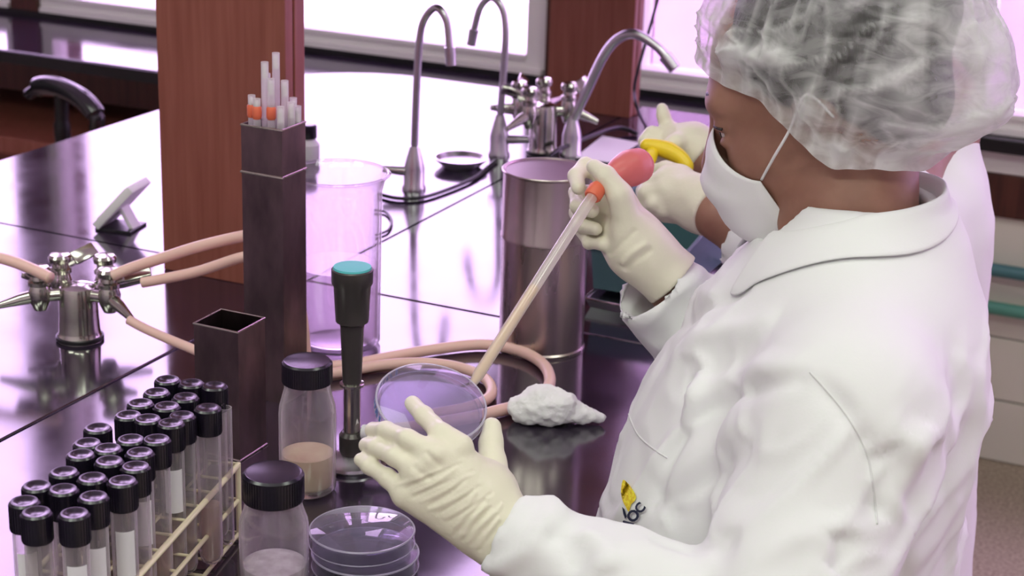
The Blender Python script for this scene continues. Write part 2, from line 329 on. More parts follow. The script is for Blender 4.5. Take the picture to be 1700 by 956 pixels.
T2 = onz(900, 256); gas_turret((T2[0], T2[1], 0), math.radians(60), 'chrome gas turret beside the bent tap near the windows').scale = (1.0, 1.0, 1.3)
# pink hoses
def hose(pts, r, lb): return tag(obj('rubber_hose', sweep(catmull(pts, 12), r, 14), MT['hose'], None, 180), lb, 'hose', 'pink rubber hoses')
def P3(x, y, t): return tuple(at(x, y, t))
def Z3(x, y, z): return tuple(onz(x, y, z))
hose([Z3(-520, 520, .007), Z3(-380, 470, .007), P3(-230, 408, 2.2), P3(-100, 404, 2.14), P3(0, 428, 2.10), P3(45, 443, 2.09), P3(84, 461, 2.075)], 0.0068, 'short pink rubber hose leaving the left edge from the gas turret')
hose([P3(186, 458, 2.09), P3(220, 444, 2.09), P3(270, 428, 2.08), P3(330, 409, 2.06), P3(398, 393, 2.04), P3(440, 388, 2.035), P3(476, 420, 2.03), P3(500, 520, 2.035), Z3(512, 606, .009), Z3(545, 608, .008), Z3(590, 604, .008), Z3(650, 592, .008), Z3(720, 580, .008), Z3(800, 572, .008), Z3(862, 582, .008), Z3(903, 606, .008), Z3(912, 638, .008), Z3(885, 664, .008), Z3(810, 686, .008), Z3(740, 700, .008), Z3(660, 712, .012), Z3(618, 713, .022)],
     0.0068, 'long pink rubber hose looping round beside the steel cylinder to the burner')
hose([P3(236, 469, 2.07), P3(270, 463, 2.065), P3(330, 450, 2.05), P3(398, 428, 2.025), P3(436, 425, 2.03), P3(462, 480, 2.035), P3(485, 560, 2.035), Z3(508, 618, .009), Z3(545, 620, .008), Z3(590, 613, .008), Z3(640, 605, .008), Z3(700, 602, .008), Z3(760, 609, .008), Z3(805, 628, .008), Z3(815, 655, .008), Z3(780, 675, .008), Z3(700, 690, .008)],
     0.0062, 'pink rubber hose on the inside of the longer hose loop')
hose([P3(214, 531, 2.05), P3(240, 545, 2.04), P3(280, 563, 2.02), P3(330, 584, 1.99), P3(380, 610, 1.96), Z3(415, 650, .009)], 0.0056, 'thin pink rubber hose running down behind the short open canister')
# ------------------------------------------------------------------ water taps
def tap(loc, path, r, lb, hand=None):
    t = thing('gooseneck_tap', lb, 'tap', loc, group='gooseneck taps on the bench')
    obj('tap_base', lathe([(0, 0), (0.019, 0), (0.019, 0.004), (0.0165, 0.008), (0.0165, 0.035), (0.0135, 0.048), (0.0085, 0.066), (0.0075, 0.07), (0, 0.07)], 24), MT['chrome_dull'], t)
    pp = catmull(path, 12); obj('neck', sweep(pp, r, 14), MT['chrome_dull'], t)
    e, d = pp[-1], (pp[-1]-pp[-3]).normalized()
    obj('outlet', rod(e-d*0.012, e+d*0.016, r*1.45, r*1.3), MT['chrome_dull'], t)
    if hand:
        h = Vector(hand); obj('lever', sweep([(0, 0, 0.03), h*0.45+Vector((0, 0, 0.03)), h+Vector((0, 0, 0.032))], [0.009, 0.008, 0.006], 12), MT['chrome_dull'], t)
    return t
B1, B2, B3 = onz(687, 314), onz(828, 258), onz(948, 258)
tap((B1[0], B1[1], 0), [(0, 0, .06), (.002, 0, .15), (.006, 0, .235), (.014, 0, .272), (.034, 0, .292), (.052, 0, .275), (.058, 0, .24), (.060, 0, .222)], .006, 'slim gooseneck tap standing nearest, left of the other two', (-0.045, -0.02, 0))
tap((B2[0], B2[1], 0), [(0, 0, .06), (.004, 0, .14), (.006, 0, .215), (-.002, 0, .252), (-.022, 0, .268), (-.042, 0, .25), (-.052, 0, .215), (-.055, 0, .20)], .006, 'slim gooseneck tap in the middle with its outlet turned left', (0.05, 0.012, 0))
tap((B3[0], B3[1], 0), [(0, 0, .06), (.026, 0, .12), (.052, 0, .18), (.078, 0, .212), (.108, 0, .221), (.145, 0, .205), (.168, 0, .183)], .0082, 'thick bent tap leaning right in front of the wooden post')
D = onz(765, 276); tag(obj('drain_cup', lathe([(0.030, 0), (0.043, 0.012), (0.045, 0.016), (0.0425, 0.016), (0.036, 0.009), (0, 0.005)], 36), MT['chrome_dull'], None, 40, (D[0], D[1], 0)), 'shallow oval drain cup between the two slim taps', 'drain cup')
def cable(pts, r, lb): return tag(obj('power_cable', sweep(catmull(pts, 10), r, 8), MT['black'], None, 180), lb, 'cable', 'cables on the bench')
cable([Z3(628, 322, .004), Z3(660, 329, .004), Z3(700, 328, .004), Z3(750, 312, .004), Z3(790, 294, .004), Z3(812, 275, .004), Z3(824, 266, .004)], .0032, 'black cable lying between the bases of the two slim taps')
cable([Z3(622, 349, .003), Z3(640, 352, .003), Z3(650, 366, .003), Z3(644, 382, .003), Z3(624, 390, .003)], .002, 'thin curled cable right of the large glass jar')
cable([Z3(900, 272, .003), Z3(925, 250, .02), Z3(975, 228, .02), Z3(1025, 212, .012), Z3(1058, 222, .004)], .004, 'dark cable passing behind the base of the bent tap')
cable([P3(1100, -30, 3.05), P3(1075, 60, 3.05), P3(1058, 120, 3.06), P3(1053, 150, 3.08), P3(1058, 180, 3.06), Z3(1072, 210, .003), Z3(1085, 228, .003)], .0028, 'thin dark cord hanging in front of the right-hand window')
# ------------------------------------------------------------------ small tilted stand
S = onz(203, 378)
t = thing('display_stand', 'small white tilted stand with a slab on a prop leg', 'stand', (S[0], S[1], 0), math.radians(10))
R = Matrix.Translation((-0.028, 0, 0.006)) @ Matrix.Rotation(math.radians(-47), 4, 'Y')
obj('slab', xf(box(0.0, 0.085, -0.03, 0.03, -0.006, 0.006, 0.002), R), MT['paper'], t)
obj('slab_face', xf(box(0.008, 0.077, -0.025, 0.025, 0.0062, 0.0072), R), mat('stand_face', (0.55, 0.5, 0.35), 0.4), t, None)
obj('prop', xf(box(-0.003, 0.003, -0.012, 0.012, 0, 0.05, 0.001), Matrix.Translation((0.022, 0, 0)) @ Matrix.Rotation(math.radians(-30), 4, 'Y')), MT['paper'], t)
obj('foot', box(-0.03, 0.026, -0.026, 0.026, 0, 0.004, 0.001), MT['black'], t)
# ------------------------------------------------------------------ square steel canisters
def tube_walls(w, d, z0, z1, th=0.0014):
    o = box(-w/2, w/2, -d/2, d/2, z0, z1)[0]; i = box(-w/2+th, w/2-th, -d/2+th, d/2-th, z0+th, z1)[0]
    V = o+i; f = [(0, 2, 3, 1), (0, 1, 5, 4), (2, 6, 7, 3), (0, 4, 6, 2), (1, 3, 7, 5)]
    f += [tuple(8+k for k in q[::-1]) for q in [(0, 2, 3, 1), (0, 1, 5, 4), (2, 6, 7, 3), (0, 4, 6, 2), (1, 3, 7, 5)]]
    f += [(4, 5, 13, 12), (5, 7, 15, 13), (7, 6, 14, 15), (6, 4, 12, 14)]
    return V, f
def ring_wire(w, d, z, r): return sweep([(-w/2, -d/2, z), (w/2, -d/2, z), (w/2, d/2, z), (-w/2, d/2, z)], r, 6, True)
t = thing('steel_canister', 'short open square steel canister in front of the tall one', 'canister', (-0.9655, 1.4225, 0), group='square canisters')
obj('body', tube_walls(0.053, 0.049, 0, 0.1415), MT['gunmetal'], t, None)
obj('rim', ring_wire(0.053, 0.049, 0.1410, 0.0012), MT['steel'], t)
obj('foot_flange', ring_wire(0.0535, 0.0495, 0.0012, 0.0012), MT['steel'], t)
TB = at(468, 216, 1.865); tw = 0.051; th_ = TB[2]
t = thing('steel_canister', 'tall square dark steel canister holding glass pipettes', 'canister', (TB[0]-tw/2, TB[1]+tw*0.46, 0), group='square canisters')
TC = (TB[0]-tw/2, TB[1]+tw*0.46)
obj('body', tube_walls(tw, tw*0.92, 0, th_), MT['gunmetal'], t, None)
obj('rim', ring_wire(tw, tw*0.92, th_-0.0005, 0.0012), MT['steel'], t)
obj('seam_band', ring_wire(tw+0.001, tw*0.92+0.001, th_-0.052, 0.0014), MT['steel'], t)
MT['pip'] = glass('pipette_glass', (0.93, 0.9, 0.93), (0.95, 0.92, 0.92), 0.5, 0.3)
PIPL = ['orange-banded glass pipette at the left front corner of the tall canister', 'clear glass pipette at the left back of the tall canister', 'second tallest glass pipette standing in the tall canister', 'tallest glass pipette standing in the tall canister',
        'taller orange-banded glass pipette at the middle front of the tall canister', 'clear mid-height pipette just right of the tallest in the tall canister', 'shortest orange-banded pipette at the front of the tall canister', 'short clear pipette at the front right corner of the tall canister',
        'short clear pipette halfway along the right edge of the tall canister', 'short clear pipette at the back right of the tall canister', 'very shortest clear pipette in the back right corner of the tall canister']
for k, (px, py, pz, bnd) in enumerate(((-.019, -.012, .030, 1), (-.014, .010, .050, 0), (-.006, -.006, .066, 0), (-.001, .008, .074, 0), (.004, -.010, .050, 1), (.011, .006, .046, 0), (-.010, -.016, .028, 1), (.017, -.012, .022, 0), (.020, .004, .024, 0), (.015, .016, .026, 0), (.021, .015, .018, 0))):
    p = thing('glass_pipette', PIPL[k], 'pipette', (TC[0]+px, TC[1]+py, 0.003), group='pipettes in the tall canister')
    L = th_+pz-0.003
    obj('stem', lathe([(0, 0), (0.0014, 0), (0.0041, 0.03), (0.0041, L), (0.0031, L), (0, L)], 12), MT['pip'], p)
    obj('cotton_plug', lathe([(0, L-0.018), (0.003, L-0.017), (0.003, L-0.004), (0, L-0.002)], 10), MT['cotton'], p)
    if bnd: obj('band', lathe([(0.0042, th_+.003), (0.0052, th_+.005), (0.0052, th_+.015), (0.0042, th_+.017)], 12), MT['orange'], p)
# ------------------------------------------------------------------ glassware
def bottle(loc, r, h, rn, rc, hc, fill, fillmat, lb, grp='black-capped bottles'):
    t = thing('glass_bottle', lb, 'bottle', loc, group=grp)
    wl = 0.0022
    prof = [(0, 0.001), (r-0.004, 0.0), (r, 0.005), (r, h*0.68), (r*0.97, h*0.75), (r*0.86, h*0.84), (rn, h*0.90), (rn, h)]
    inn = [(max(a-wl, 0), max(b, 0.006)) for a, b in prof[::-1]]
    obj('body', lathe(prof+inn, 40), MT['glass'], t, 60)
    cp = [(0, h-0.001), (rc*0.97, h-0.001), (rc, h), (rc, h+hc-0.002), (rc-0.002, h+hc), (rc-0.004, h+hc-0.0006), (0, h+hc-0.001)]
    c = obj('cap', lathe([(rn+.0005, h-0.006)]+[(rc, h-0.006)]+cp[2:], 48), MT['cap'], t)
    n = 60; a = 2*math.pi/n
    obj('grip_ribs', join(*[xf(box(rc-0.0004, rc+0.0005, -0.0007, 0.0007, h-0.005, h+hc-0.003), Matrix.Rotation(k*a, 4, 'Z')) for k in range(n)]), MT['cap'], c, None)
    if fill: obj('contents', lathe([(0, 0.0065), (r-wl-0.003, 0.0065), (r-wl-0.0006, 0.010), (r-wl-0.0006, fill), (r*0.6, fill+0.0006), (0, fill+0.001)], 36), fillmat, t, 60)
    return t
MT['agar'] = noise_color(mat('cream_contents', (0.75, 0.6, 0.4), 0.6), (0.66, 0.46, 0.32), (0.82, 0.70, 0.46), 25, 4)
MT['powder'] = bump(noise_color(mat('white_powder', (0.8, 0.76, 0.76), 0.9), (0.62, 0.56, 0.58), (0.85, 0.82, 0.82), 90, 4), 200, 0.5, 0.002)
BM, BF = onz(511, 812), onz(456, 985)
bottle((BM[0], BM[1], 0), 0.0282, 0.121, 0.0225, 0.0242, 0.016, 0.040, MT['agar'], 'tall glass bottle with black cap and cream contents beside the burner')
fb = bottle((BF[0], BF[1], 0), 0.0302, 0.098, 0.0245, 0.0262, 0.019, 0.030, MT['powder'], 'nearest glass bottle with black cap and white powder in front')
# large jar
BK = onz(560, 568); rb = 0.062
t = thing('glass_jar', 'large clear glass jar with a flared rim behind the burner', 'jar', (BK[0], BK[1], 0))
hb = 0.212; ro = 0.052
obj('body', lathe([(0, 0.0), (ro-0.006, 0.0), (ro, 0.006), (ro+.001, hb-0.02), (ro+0.004, hb-0.008), (rb-.002, hb-.002), (rb, hb), (rb-.002, hb+.002), (ro+0.004, hb-0.003), (ro-0.002, hb-0.02), (ro-0.003, 0.01), (ro-0.008, 0.006), (0, 0.006)], 56), MT['beaker'], t, 60)
obj('rim_bead', lathe([(rb-.002, hb-.0015), (rb+.0012, hb), (rb-.002, hb+.0022), (rb-.004, hb)], 56, closed=True), MT['beaker'], t, 180)
MT['milky'] = glass('milky_liquid', (0.94, 0.88, 0.95), (0.92, 0.85, 0.92), 0.28, 0.2)
obj('liquid', lathe([(0, 0.008), (ro-0.009, 0.008), (ro-0.004, 0.012), (ro-0.004, 0.10), (0, 0.10)], 48), MT['milky'], t, 60)
SB = onz(512, 262)
t = thing('reagent_bottle', 'small white bottle with black cap half hidden behind the tall canister', 'bottle', (SB[0], SB[1], 0))
obj('body', lathe([(0, 0), (0.018, 0), (0.019, 0.002), (0.019, 0.024), (0.012, 0.032), (0.012, 0.036), (0, 0.036)], 24), MT['paper'], t)
obj('cap', lathe([(0.0, 0.034), (0.0135, 0.034), (0.0145, 0.036), (0.0145, 0.056), (0.012, 0.058), (0, 0.058)], 24), MT['cap'], t)
# steel cylinder
MT['lid_steel'] = mat('lid_steel', (0.50, 0.43, 0.41), 0.28, 1.0)
CN = onz(898, 572)
t = thing('steel_cylinder', 'tall round stainless steel cylinder with a tight flat lid', 'canister', (CN[0], CN[1], 0)); rcn = 0.0515; hcn = 0.222
obj('body', lathe([(0, 0.001), (rcn-.002, 0), (rcn+.0016, 0.0), (rcn+.002, 0.003), (rcn, 0.005), (rcn, 0.140), (0, 0.140)], 64), MT['steel'], t)
l = obj('lid', lathe([(rcn+.0008, 0.138), (rcn+.0022, 0.139), (rcn+.0022, 0.142), (rcn+.0012, 0.144), (rcn+.0012, hcn-.004), (rcn+.0028, hcn-.003), (rcn+.0030, hcn-.001), (rcn+.002, hcn), (rcn, hcn), (rcn-.002, hcn-.0015), (0, hcn-.0012)], 64), MT['lid_steel'], t)
# burner
BU = onz(584, 772)
t = thing('gas_burner', 'black gas burner with a flared head and turquoise top disc', 'burner', (BU[0], BU[1], 0))
obj('foot_ring', lathe([(0, 0), (0.028, 0), (0.030, 0.003), (0.029, 0.006), (0.020, 0.008), (0.012, 0.013), (0, 0.014)], 40), MT['chrome_dull'], t)
obj('gas_body', lathe([(0, 0.012), (0.011, 0.012), (0.013, 0.018), (0.013, 0.034), (0.010, 0.038), (0, 0.038)], 28), MT['burner'], t)
obj('chrome_collar', lathe([(0, 0.037), (0.0085, 0.037), (0.0085, 0.086), (0.0125, 0.088), (0.0125, 0.0905), (0.0085, 0.092), (0, 0.092)], 28), MT['chrome'], t)
obj('barrel', lathe([(0, 0.091), (0.0095, 0.091), (0.0118, 0.15), (0.0125, 0.154), (0.0165, 0.157), (0.0185, 0.194), (0.0205, 0.197), (0.0208, 0.211), (0.0195, 0.212), (0, 0.212)], 36), MT['burner'], t)
obj('top_disc', lathe([(0, 0.2121), (0.0192, 0.2121), (0.0186, 0.2140), (0, 0.2146)], 36), MT['turquoise'], t)
v = obj('gas_inlet', sweep([(0.008, 0.003, 0.026), (0.024, 0.009, 0.026), (0.04, 0.016, 0.026)], [0.006, 0.005, 0.004], 12), MT['burner'], t)
obj('white_knob', xf(lathe([(0, 0), (0.007, 0), (0.0075, 0.002), (0.0075, 0.01), (0, 0.012)], 18), aim((0.012, 0.0, 0.040), (0.03, 0.004, 0.040))), MT['paper'], t)
# cut stacked petri dishes
MT['rim'] = glass('rim_highlight', (0.95, 0.93, 1.0), (0.93, 0.9, 0.98), 0.45, 0.4)  # whitish bead colour paints in the light caught along the lid edge
def petri_parts(r, h):
    bs = lathe([(0, 0.0002), (r-.0035, 0), (r-.0026, .0008), (r-.0026, h-.0045), (r-.0036, h-.0045), (r-.0036, .0016), (0, .0016)], 72)
    ld = lathe([(r-.0008, h*.35), (r, h*.35), (r, h-.0008), (r-.0012, h), (0, h), (0, h-.0011), (r-.0012, h-.0011)], 72)
    rm = join(lathe([(r+.0001, h-.0014), (r+.0007, h-.0007), (r+.0001, h), (r-.0008, h+.0003), (r-.0012, h-.0004)], 72, closed=True), lathe([(r, h*.35-.0003), (r+.0006, h*.35+.0003), (r, h*.35+.0009)], 72, closed=True))
    return bs, ld, rm
PS = onz(604, 948)
for k, lb in ((0, 'lower of two stacked clear petri dishes at the front'), (1, 'upper of two stacked clear petri dishes at the front')):
    t = thing('petri_dish', lb, 'petri dish', (PS[0]+(0.0015 if k == 0 else -0.002), PS[1], 0.0212*k), group='petri dishes')
    b, l, rm = petri_parts(0.0480 if k == 0 else 0.0472, 0.0208); obj('base', b, MT['petri'], t); l = obj('lid', l, MT['petri'], t); obj('lid_rim_highlight', rm, MT['rim'], l, 180)
# ------------------------------------------------------------------ tube rack and culture tubes
CAPS = [[(40, 831), (60, 849), (123, 851)], [(61, 805), (105, 811), (155, 823)], [(106, 782), (153, 792), (203, 797)], [(134, 753), (181, 764), (225, 773)], [(145, 734), (179, 743), (232, 750)],
        [(162, 709), (217, 728), (260, 728)], [(213, 688), (245, 694), (284, 701)], [(233, 668), (277, 673), (302, 689)], [(260, 650), (308, 658), (345, 676)], [(278, 629), (318, 635), (356, 639)]]
ZC = 0.16
RA = Vector(onz(395, 772, .075)[:2]); RB = Vector(onz(230, 956, .075)[:2]); ux = (RB-RA).normalized(); vx = Vector((-ux.y, ux.x))   # ux runs toward the lens, vx to the right
if vx.x < 0: vx = -vx
TR, TCAP = 0.0104, 0.0117
tg = lathe([(0, 0), (0.005, 0.0006), (0.009, 0.004), (TR, 0.010), (TR, 0.132), (TR-.0012, 0.132), (TR-.0012, 0.010), (0.0075, 0.005), (0, 0.002)], 20)
cp = lathe([(TR-.0005, 0.1265), (TCAP, 0.1265), (TCAP, 0.1485), (TCAP-.0015, 0.1502), (TCAP-.0045, 0.1502), (TCAP-.006, 0.1492), (0, 0.1492)], 28)
rb_ = join(*[xf(box(TCAP-.0003, TCAP+.0004, -.0004, .0004, .1275, .1475), Matrix.Rotation(k*math.pi/15, 4, 'Z')) for k in range(30)])
lq = lathe([(0, 0.0022), (0.0074, 0.0052), (TR-.0014, 0.0102), (TR-.0014, 0.058), (0, 0.058)], 16)
MT['broth'] = glass('pinkish_broth', (0.96, 0.84, 0.8), (0.92, 0.72, 0.64), 0.42, 0.25)
ROWN = ['first', 'second', 'third', 'fourth', 'fifth', 'sixth', 'seventh', 'eighth', 'ninth', 'last']; COLN = ['left', 'middle', 'right']
meshes = [('glass_tube', mesh('glass_tube', tg, 60), MT['tube_glass']), ('contents', mesh('contents', lq, 60), MT['broth']), ('cap', mesh('cap', cp, 35), MT['cap']), ('cap_ribs', mesh('cap_ribs', rb_), MT['cap'])]
for _, me, m in meshes: me.materials.append(m)
LABROT = math.radians(-50)
lb_ = [((TR+.0003)*math.cos(a), (TR+.0003)*math.sin(a), z) for z in (.070, .110) for a in np.linspace(-.75, .75, 9)]
LABM = mesh('paper_label', (lb_, [(k, k+1, k+10, k+9) for k in range(8)]), 180); LABM.materials.append(MT['paper'])
for i, row in enumerate(CAPS):
    for j, (px, py) in enumerate(row):
        c = onz(px, py, ZC); lab = 'black-capped glass culture tube, %s row from the front, %s in its row' % (ROWN[i], COLN[j])
        t = thing('culture_tube', lab, 'test tube', (c[0], c[1], ZC-0.1502), random.random()*6, 'culture tubes in the wire rack')
        for nm, me, _ in meshes[:3]: o = obj(nm, me, None, t)
        if (i, j) in ((0, 0), (0, 2), (1, 2), (2, 2), (4, 2), (6, 2)): t.rotation_euler[2] = LABROT; obj('paper_label', LABM, None, t)
        for ch in list(t.children):
            if ch.name.startswith('cap'): obj('cap_ribs', meshes[3][1], None, ch)
c = onz(374, 690, .135)
t = thing('culture_tube', 'open glass tube without a cap at the far right of the rack', 'test tube', (c[0], c[1], 0.008), 0, 'culture tubes in the wire rack')
obj('glass_tube', lathe([(0, 0), (.004, .001), (.006, .005), (.006, .135), (.005, .135), (.005, .006), (0, .002)], 18), MT['tube_glass'], t, 60)
rk = thing('tube_rack', 'cream wire test tube rack full of capped tubes', 'rack', (RA.x, RA.y, 0))
def rp(u, v, z): q = ux*u+vx*v; return (q.x, q.y, z)
LU, WV = 0.32, -0.082
for z, r in ((.075, .0028), (.040, .0021), (.006, .0020)):
    obj('frame_wire', sweep([rp(0, 0, z), rp(LU, 0, z), rp(LU, WV, z), rp(0, WV, z)], r, 8, True), MT['wire'], rk, 180)
for u, v in ((0, 0), (0, WV), (LU, 0), (LU, WV)): obj('corner_post', rod(rp(u, v, 0), rp(u, v, .077), .0026, n=10), MT['wire'], rk)
nr = 10
for z in (.0735, .040, .006):
    for k in range(1, 11):
        u = LU*k/11; obj('cross_wire', rod(rp(u, 0, z), rp(u, WV, z), .0014, n=6), MT['wire'], rk)
    for k in (1, 2): obj('long_wire', rod(rp(0, WV*k/3, z), rp(LU, WV*k/3, z), .0014, n=6), MT['wire'], rk)
# ------------------------------------------------------------------ smooth solids: blended distance fields meshed with surface nets
class Solid:
    def __init__(s, lo, hi, h):
        s.lo = np.array(lo, np.float32); s.h = h; n = np.ceil((np.array(hi)-np.array(lo))/h).astype(int)+1
        s.ax = [s.lo[i]+h*np.arange(n[i], dtype=np.float32) for i in range(3)]; s.D = np.full(n, 1.0, np.float32)
    def _sl(s, lo, hi, m):
        out = []
        for i in range(3):
            a = int(max(0, math.floor((lo[i]-m-s.lo[i])/s.h))); b = int(min(len(s.ax[i]), math.ceil((hi[i]+m-s.lo[i])/s.h)+1))
            if b <= a: return None
            out.append(slice(a, b))
        return tuple(out)
    def _put(s, sl, d, k, sub):
        a = s.D[sl]
        if sub:
            d = -d
            if k > 0: hh = np.maximum(k-np.abs(a-d), 0)/k; s.D[sl] = np.maximum(a, d)+hh*hh*k*.25
            else: s.D[sl] = np.maximum(a, d)
        else:
            if k > 0: hh = np.maximum(k-np.abs(a-d), 0)/k; s.D[sl] = np.minimum(a, d)-hh*hh*k*.25
            else: s.D[sl] = np.minimum(a, d)
    def grid(s, sl): return s.ax[0][sl[0]][:, None, None], s.ax[1][sl[1]][None, :, None], s.ax[2][sl[2]][None, None, :]
    def cone(s, a, b, r0, r1, k=0.01, sub=False):
        a = np.array(a, np.float32); b = np.array(b, np.float32); R = max(r0, r1)
        sl = s._sl(np.minimum(a, b)-R, np.maximum(a, b)+R, 2*k+4*s.h)
        if sl is None: return s
        X, Y, Z = s.grid(sl); d = b-a; L2 = float(d@d)+1e-12
        t = np.clip(((X-a[0])*d[0]+(Y-a[1])*d[1]+(Z-a[2])*d[2])/L2, 0, 1)
        q = np.sqrt((X-a[0]-t*d[0])**2+(Y-a[1]-t*d[1])**2+(Z-a[2]-t*d[2])**2)-(r0+(r1-r0)*t)
        s._put(sl, q, k, sub); return s
    def chain(s, pts, rs, k=0.008):
        for i in range(len(pts)-1): s.cone(pts[i], pts[i+1], rs[i], rs[i+1], k if i == 0 else 0.004)
        return s
    def ell(s, c, rad, axes=None, k=0.01, sub=False):
        c = np.array(c, np.float32); rad = np.array(rad, np.float32); R = rad.max()
        sl = s._sl(c-R, c+R, 2*k+4*s.h)
        if sl is None: return s
        X, Y, Z = s.grid(sl); X = X-c[0]; Y = Y-c[1]; Z = Z-c[2]
        if axes is None: u, v, w_ = X, Y, Z
        else: u, v, w_ = [X*float(e[0])+Y*float(e[1])+Z*float(e[2]) for e in axes]
        k0 = np.sqrt((u/rad[0])**2+(v/rad[1])**2+(w_/rad[2])**2); k1 = np.sqrt((u/rad[0]**2)**2+(v/rad[1]**2)**2+(w_/rad[2]**2)**2)
        s._put(sl, k0*(k0-1)/np.maximum(k1, 1e-6), k, sub); return s
    def loft(s, rings, f, l, k=0.02, p=2.2):
        """rings: (z, cx, cy, a, b) from low to high; superellipse a along f, b along l"""
        R = np.array(rings, np.float32); Zs = s.ax[2]
        cx, cy, A, B = [np.interp(Zs, R[:, 0], R[:, i]).astype(np.float32) for i in (1, 2, 3, 4)]
        X, Y = s.ax[0][:, None, None], s.ax[1][None, :, None]
        u = ((X-cx)*f[0]+(Y-cy)*f[1])/A; v = ((X-cx)*l[0]+(Y-cy)*l[1])/B
        q = (np.abs(u)**p+np.abs(v)**p)**(1/p); d = (q-1)*np.minimum(A, B)*0.9
        out = np.maximum(R[0, 0]-Zs, Zs-R[-1, 0]); d = np.maximum(d, out[None, None, :])
        s._put((slice(None),)*3, d.astype(np.float32), k, False); return s
    def halfspace(s, p, n, k=0.0):
        """keep the side that n points to"""
        X, Y, Z = s.grid((slice(None),)*3); d = -((X-p[0])*n[0]+(Y-p[1])*n[1]+(Z-p[2])*n[2])
        s.D = np.maximum(s.D, d.astype(np.float32)); return s
    def mesh(s, smooth=2):
        D, h = s.D, s.h; S = D < 0; nx, ny, nz = D.shape
        cnt = np.zeros((nx-1, ny-1, nz-1), np.int8)
        for i in (0, 1):
            for j in (0, 1):
                for k in (0, 1): cnt += S[i:nx-1+i, j:ny-1+j, k:nz-1+k]
        act = (cnt > 0) & (cnt < 8); I = np.argwhere(act); idx = np.full(act.shape, -1, np.int64); idx[act] = np.arange(len(I))
        P = np.zeros((len(I), 3)); C = np.zeros(len(I))
        cor = [(i, j, k) for i in (0, 1) for j in (0, 1) for k in (0, 1)]
        for a in cor:
            for ax in range(3):
                if a[ax]: continue
                b = list(a); b[ax] = 1
                da = D[I[:, 0]+a[0], I[:, 1]+a[1], I[:, 2]+a[2]]; db = D[I[:, 0]+b[0], I[:, 1]+b[1], I[:, 2]+b[2]]
                m = (da < 0) != (db < 0); t = np.where(m, da/np.where(m, da-db, 1), 0)
                q = np.tile(np.array(a, float), (len(I), 1)); q[:, ax] += t
                P[m] += q[m]; C[m] += 1
        V = (I+P/C[:, None])*h+s.lo
        Q = []
        for ax in range(3):
            o1, o2 = [(1, 2), (2, 0), (0, 1)][ax]
            sa = [slice(None)]*3; sb = [slice(None)]*3; sa[ax] = slice(0, -1); sb[ax] = slice(1, None)
            A, B = S[tuple(sa)], S[tuple(sb)]; E = np.argwhere(A != B)
            ok = (E[:, o1] > 0) & (E[:, o2] > 0) & (E[:, o1] < D.shape[o1]-1) & (E[:, o2] < D.shape[o2]-1); E = E[ok]
            fl = A[tuple(E.T)]
            def cell(d1, d2):
                e = E.copy(); e[:, o1] -= d1; e[:, o2] -= d2; return idx[tuple(e.T)]
            q = np.stack([cell(1, 1), cell(0, 1), cell(0, 0), cell(1, 0)], 1); q[~fl] = q[~fl][:, ::-1]; Q.append(q)
        Q = np.concatenate(Q)
        e = np.concatenate([Q[:, [0, 1]], Q[:, [1, 2]], Q[:, [2, 3]], Q[:, [3, 0]]])
        for _ in range(smooth):
            acc = np.zeros_like(V); c = np.zeros(len(V))
            np.add.at(acc, e[:, 0], V[e[:, 1]]); np.add.at(acc, e[:, 1], V[e[:, 0]]); np.add.at(c, e[:, 0], 1); np.add.at(c, e[:, 1], 1)
            V = V*0.4+0.6*acc/np.maximum(c, 1)[:, None]
        return V, Q
def vnormals(V, Q):
    n = np.cross(V[Q[:, 2]]-V[Q[:, 0]], V[Q[:, 3]]-V[Q[:, 1]]); N = np.zeros_like(V)
    for i in range(4): np.add.at(N, Q[:, i], n)
    return N/np.maximum(np.linalg.norm(N, axis=1), 1e-12)[:, None]
def vnoise(P, scale, seed=0):
    """smooth value noise in -1..1"""
    p = P*scale+seed*17.3; i = np.floor(p).astype(np.int64); f = p-i; f = f*f*(3-2*f)
    def hsh(a, b, c):
        n = (a*374761393+b*668265263+c*2147483647+seed*974711) & 0x7fffffff; n = (n ^ (n >> 13))*1274126177 & 0x7fffffff
        return ((n ^ (n >> 16)) & 0xffff)/32767.5-1
    r = 0
    for dx in (0, 1):
        for dy in (0, 1):
            for dz in (0, 1):
                w_ = (f[:, 0] if dx else 1-f[:, 0])*(f[:, 1] if dy else 1-f[:, 1])*(f[:, 2] if dz else 1-f[:, 2])
                r = r+w_*hsh(i[:, 0]+dx, i[:, 1]+dy, i[:, 2]+dz)
    return r
def npmesh(name, V, Q):
    me = bpy.data.meshes.new(name); me.vertices.add(len(V)); me.vertices.foreach_set('co', np.ascontiguousarray(V, np.float32).ravel())
    me.loops.add(Q.size); me.loops.foreach_set('vertex_index', Q.ravel().astype(np.int32))
    me.polygons.add(len(Q)); me.polygons.foreach_set('loop_start', np.arange(0, Q.size, 4, dtype=np.int32)); me.polygons.foreach_set('loop_total', np.full(len(Q), 4, np.int32))
    me.polygons.foreach_set('use_smooth', np.ones(len(Q), bool)); me.update(calc_edges=True); me.validate(); return me
def solid_obj(name, V, Q, m, parent, org=(0, 0, 0)):
    me = npmesh(name, V-np.array(org), Q); me.materials.append(m)
    o = bpy.data.objects.new(name, me); COL.objects.link(o)
    if parent is not None: o.parent = parent
    return o
def bvh_of(V, Q): return BVHTree.FromPolygons([Vector(p) for p in V], [tuple(map(int, q)) for q in Q])
def cast(b, x, y):
    d = Vector(FW+(x-850)/F*RT-(y-478)/F*UP); h = b.ray_cast(Vector(CAM), d.normalized()); return (np.array(h[0]), np.array(h[1])) if h[0] is not None else None
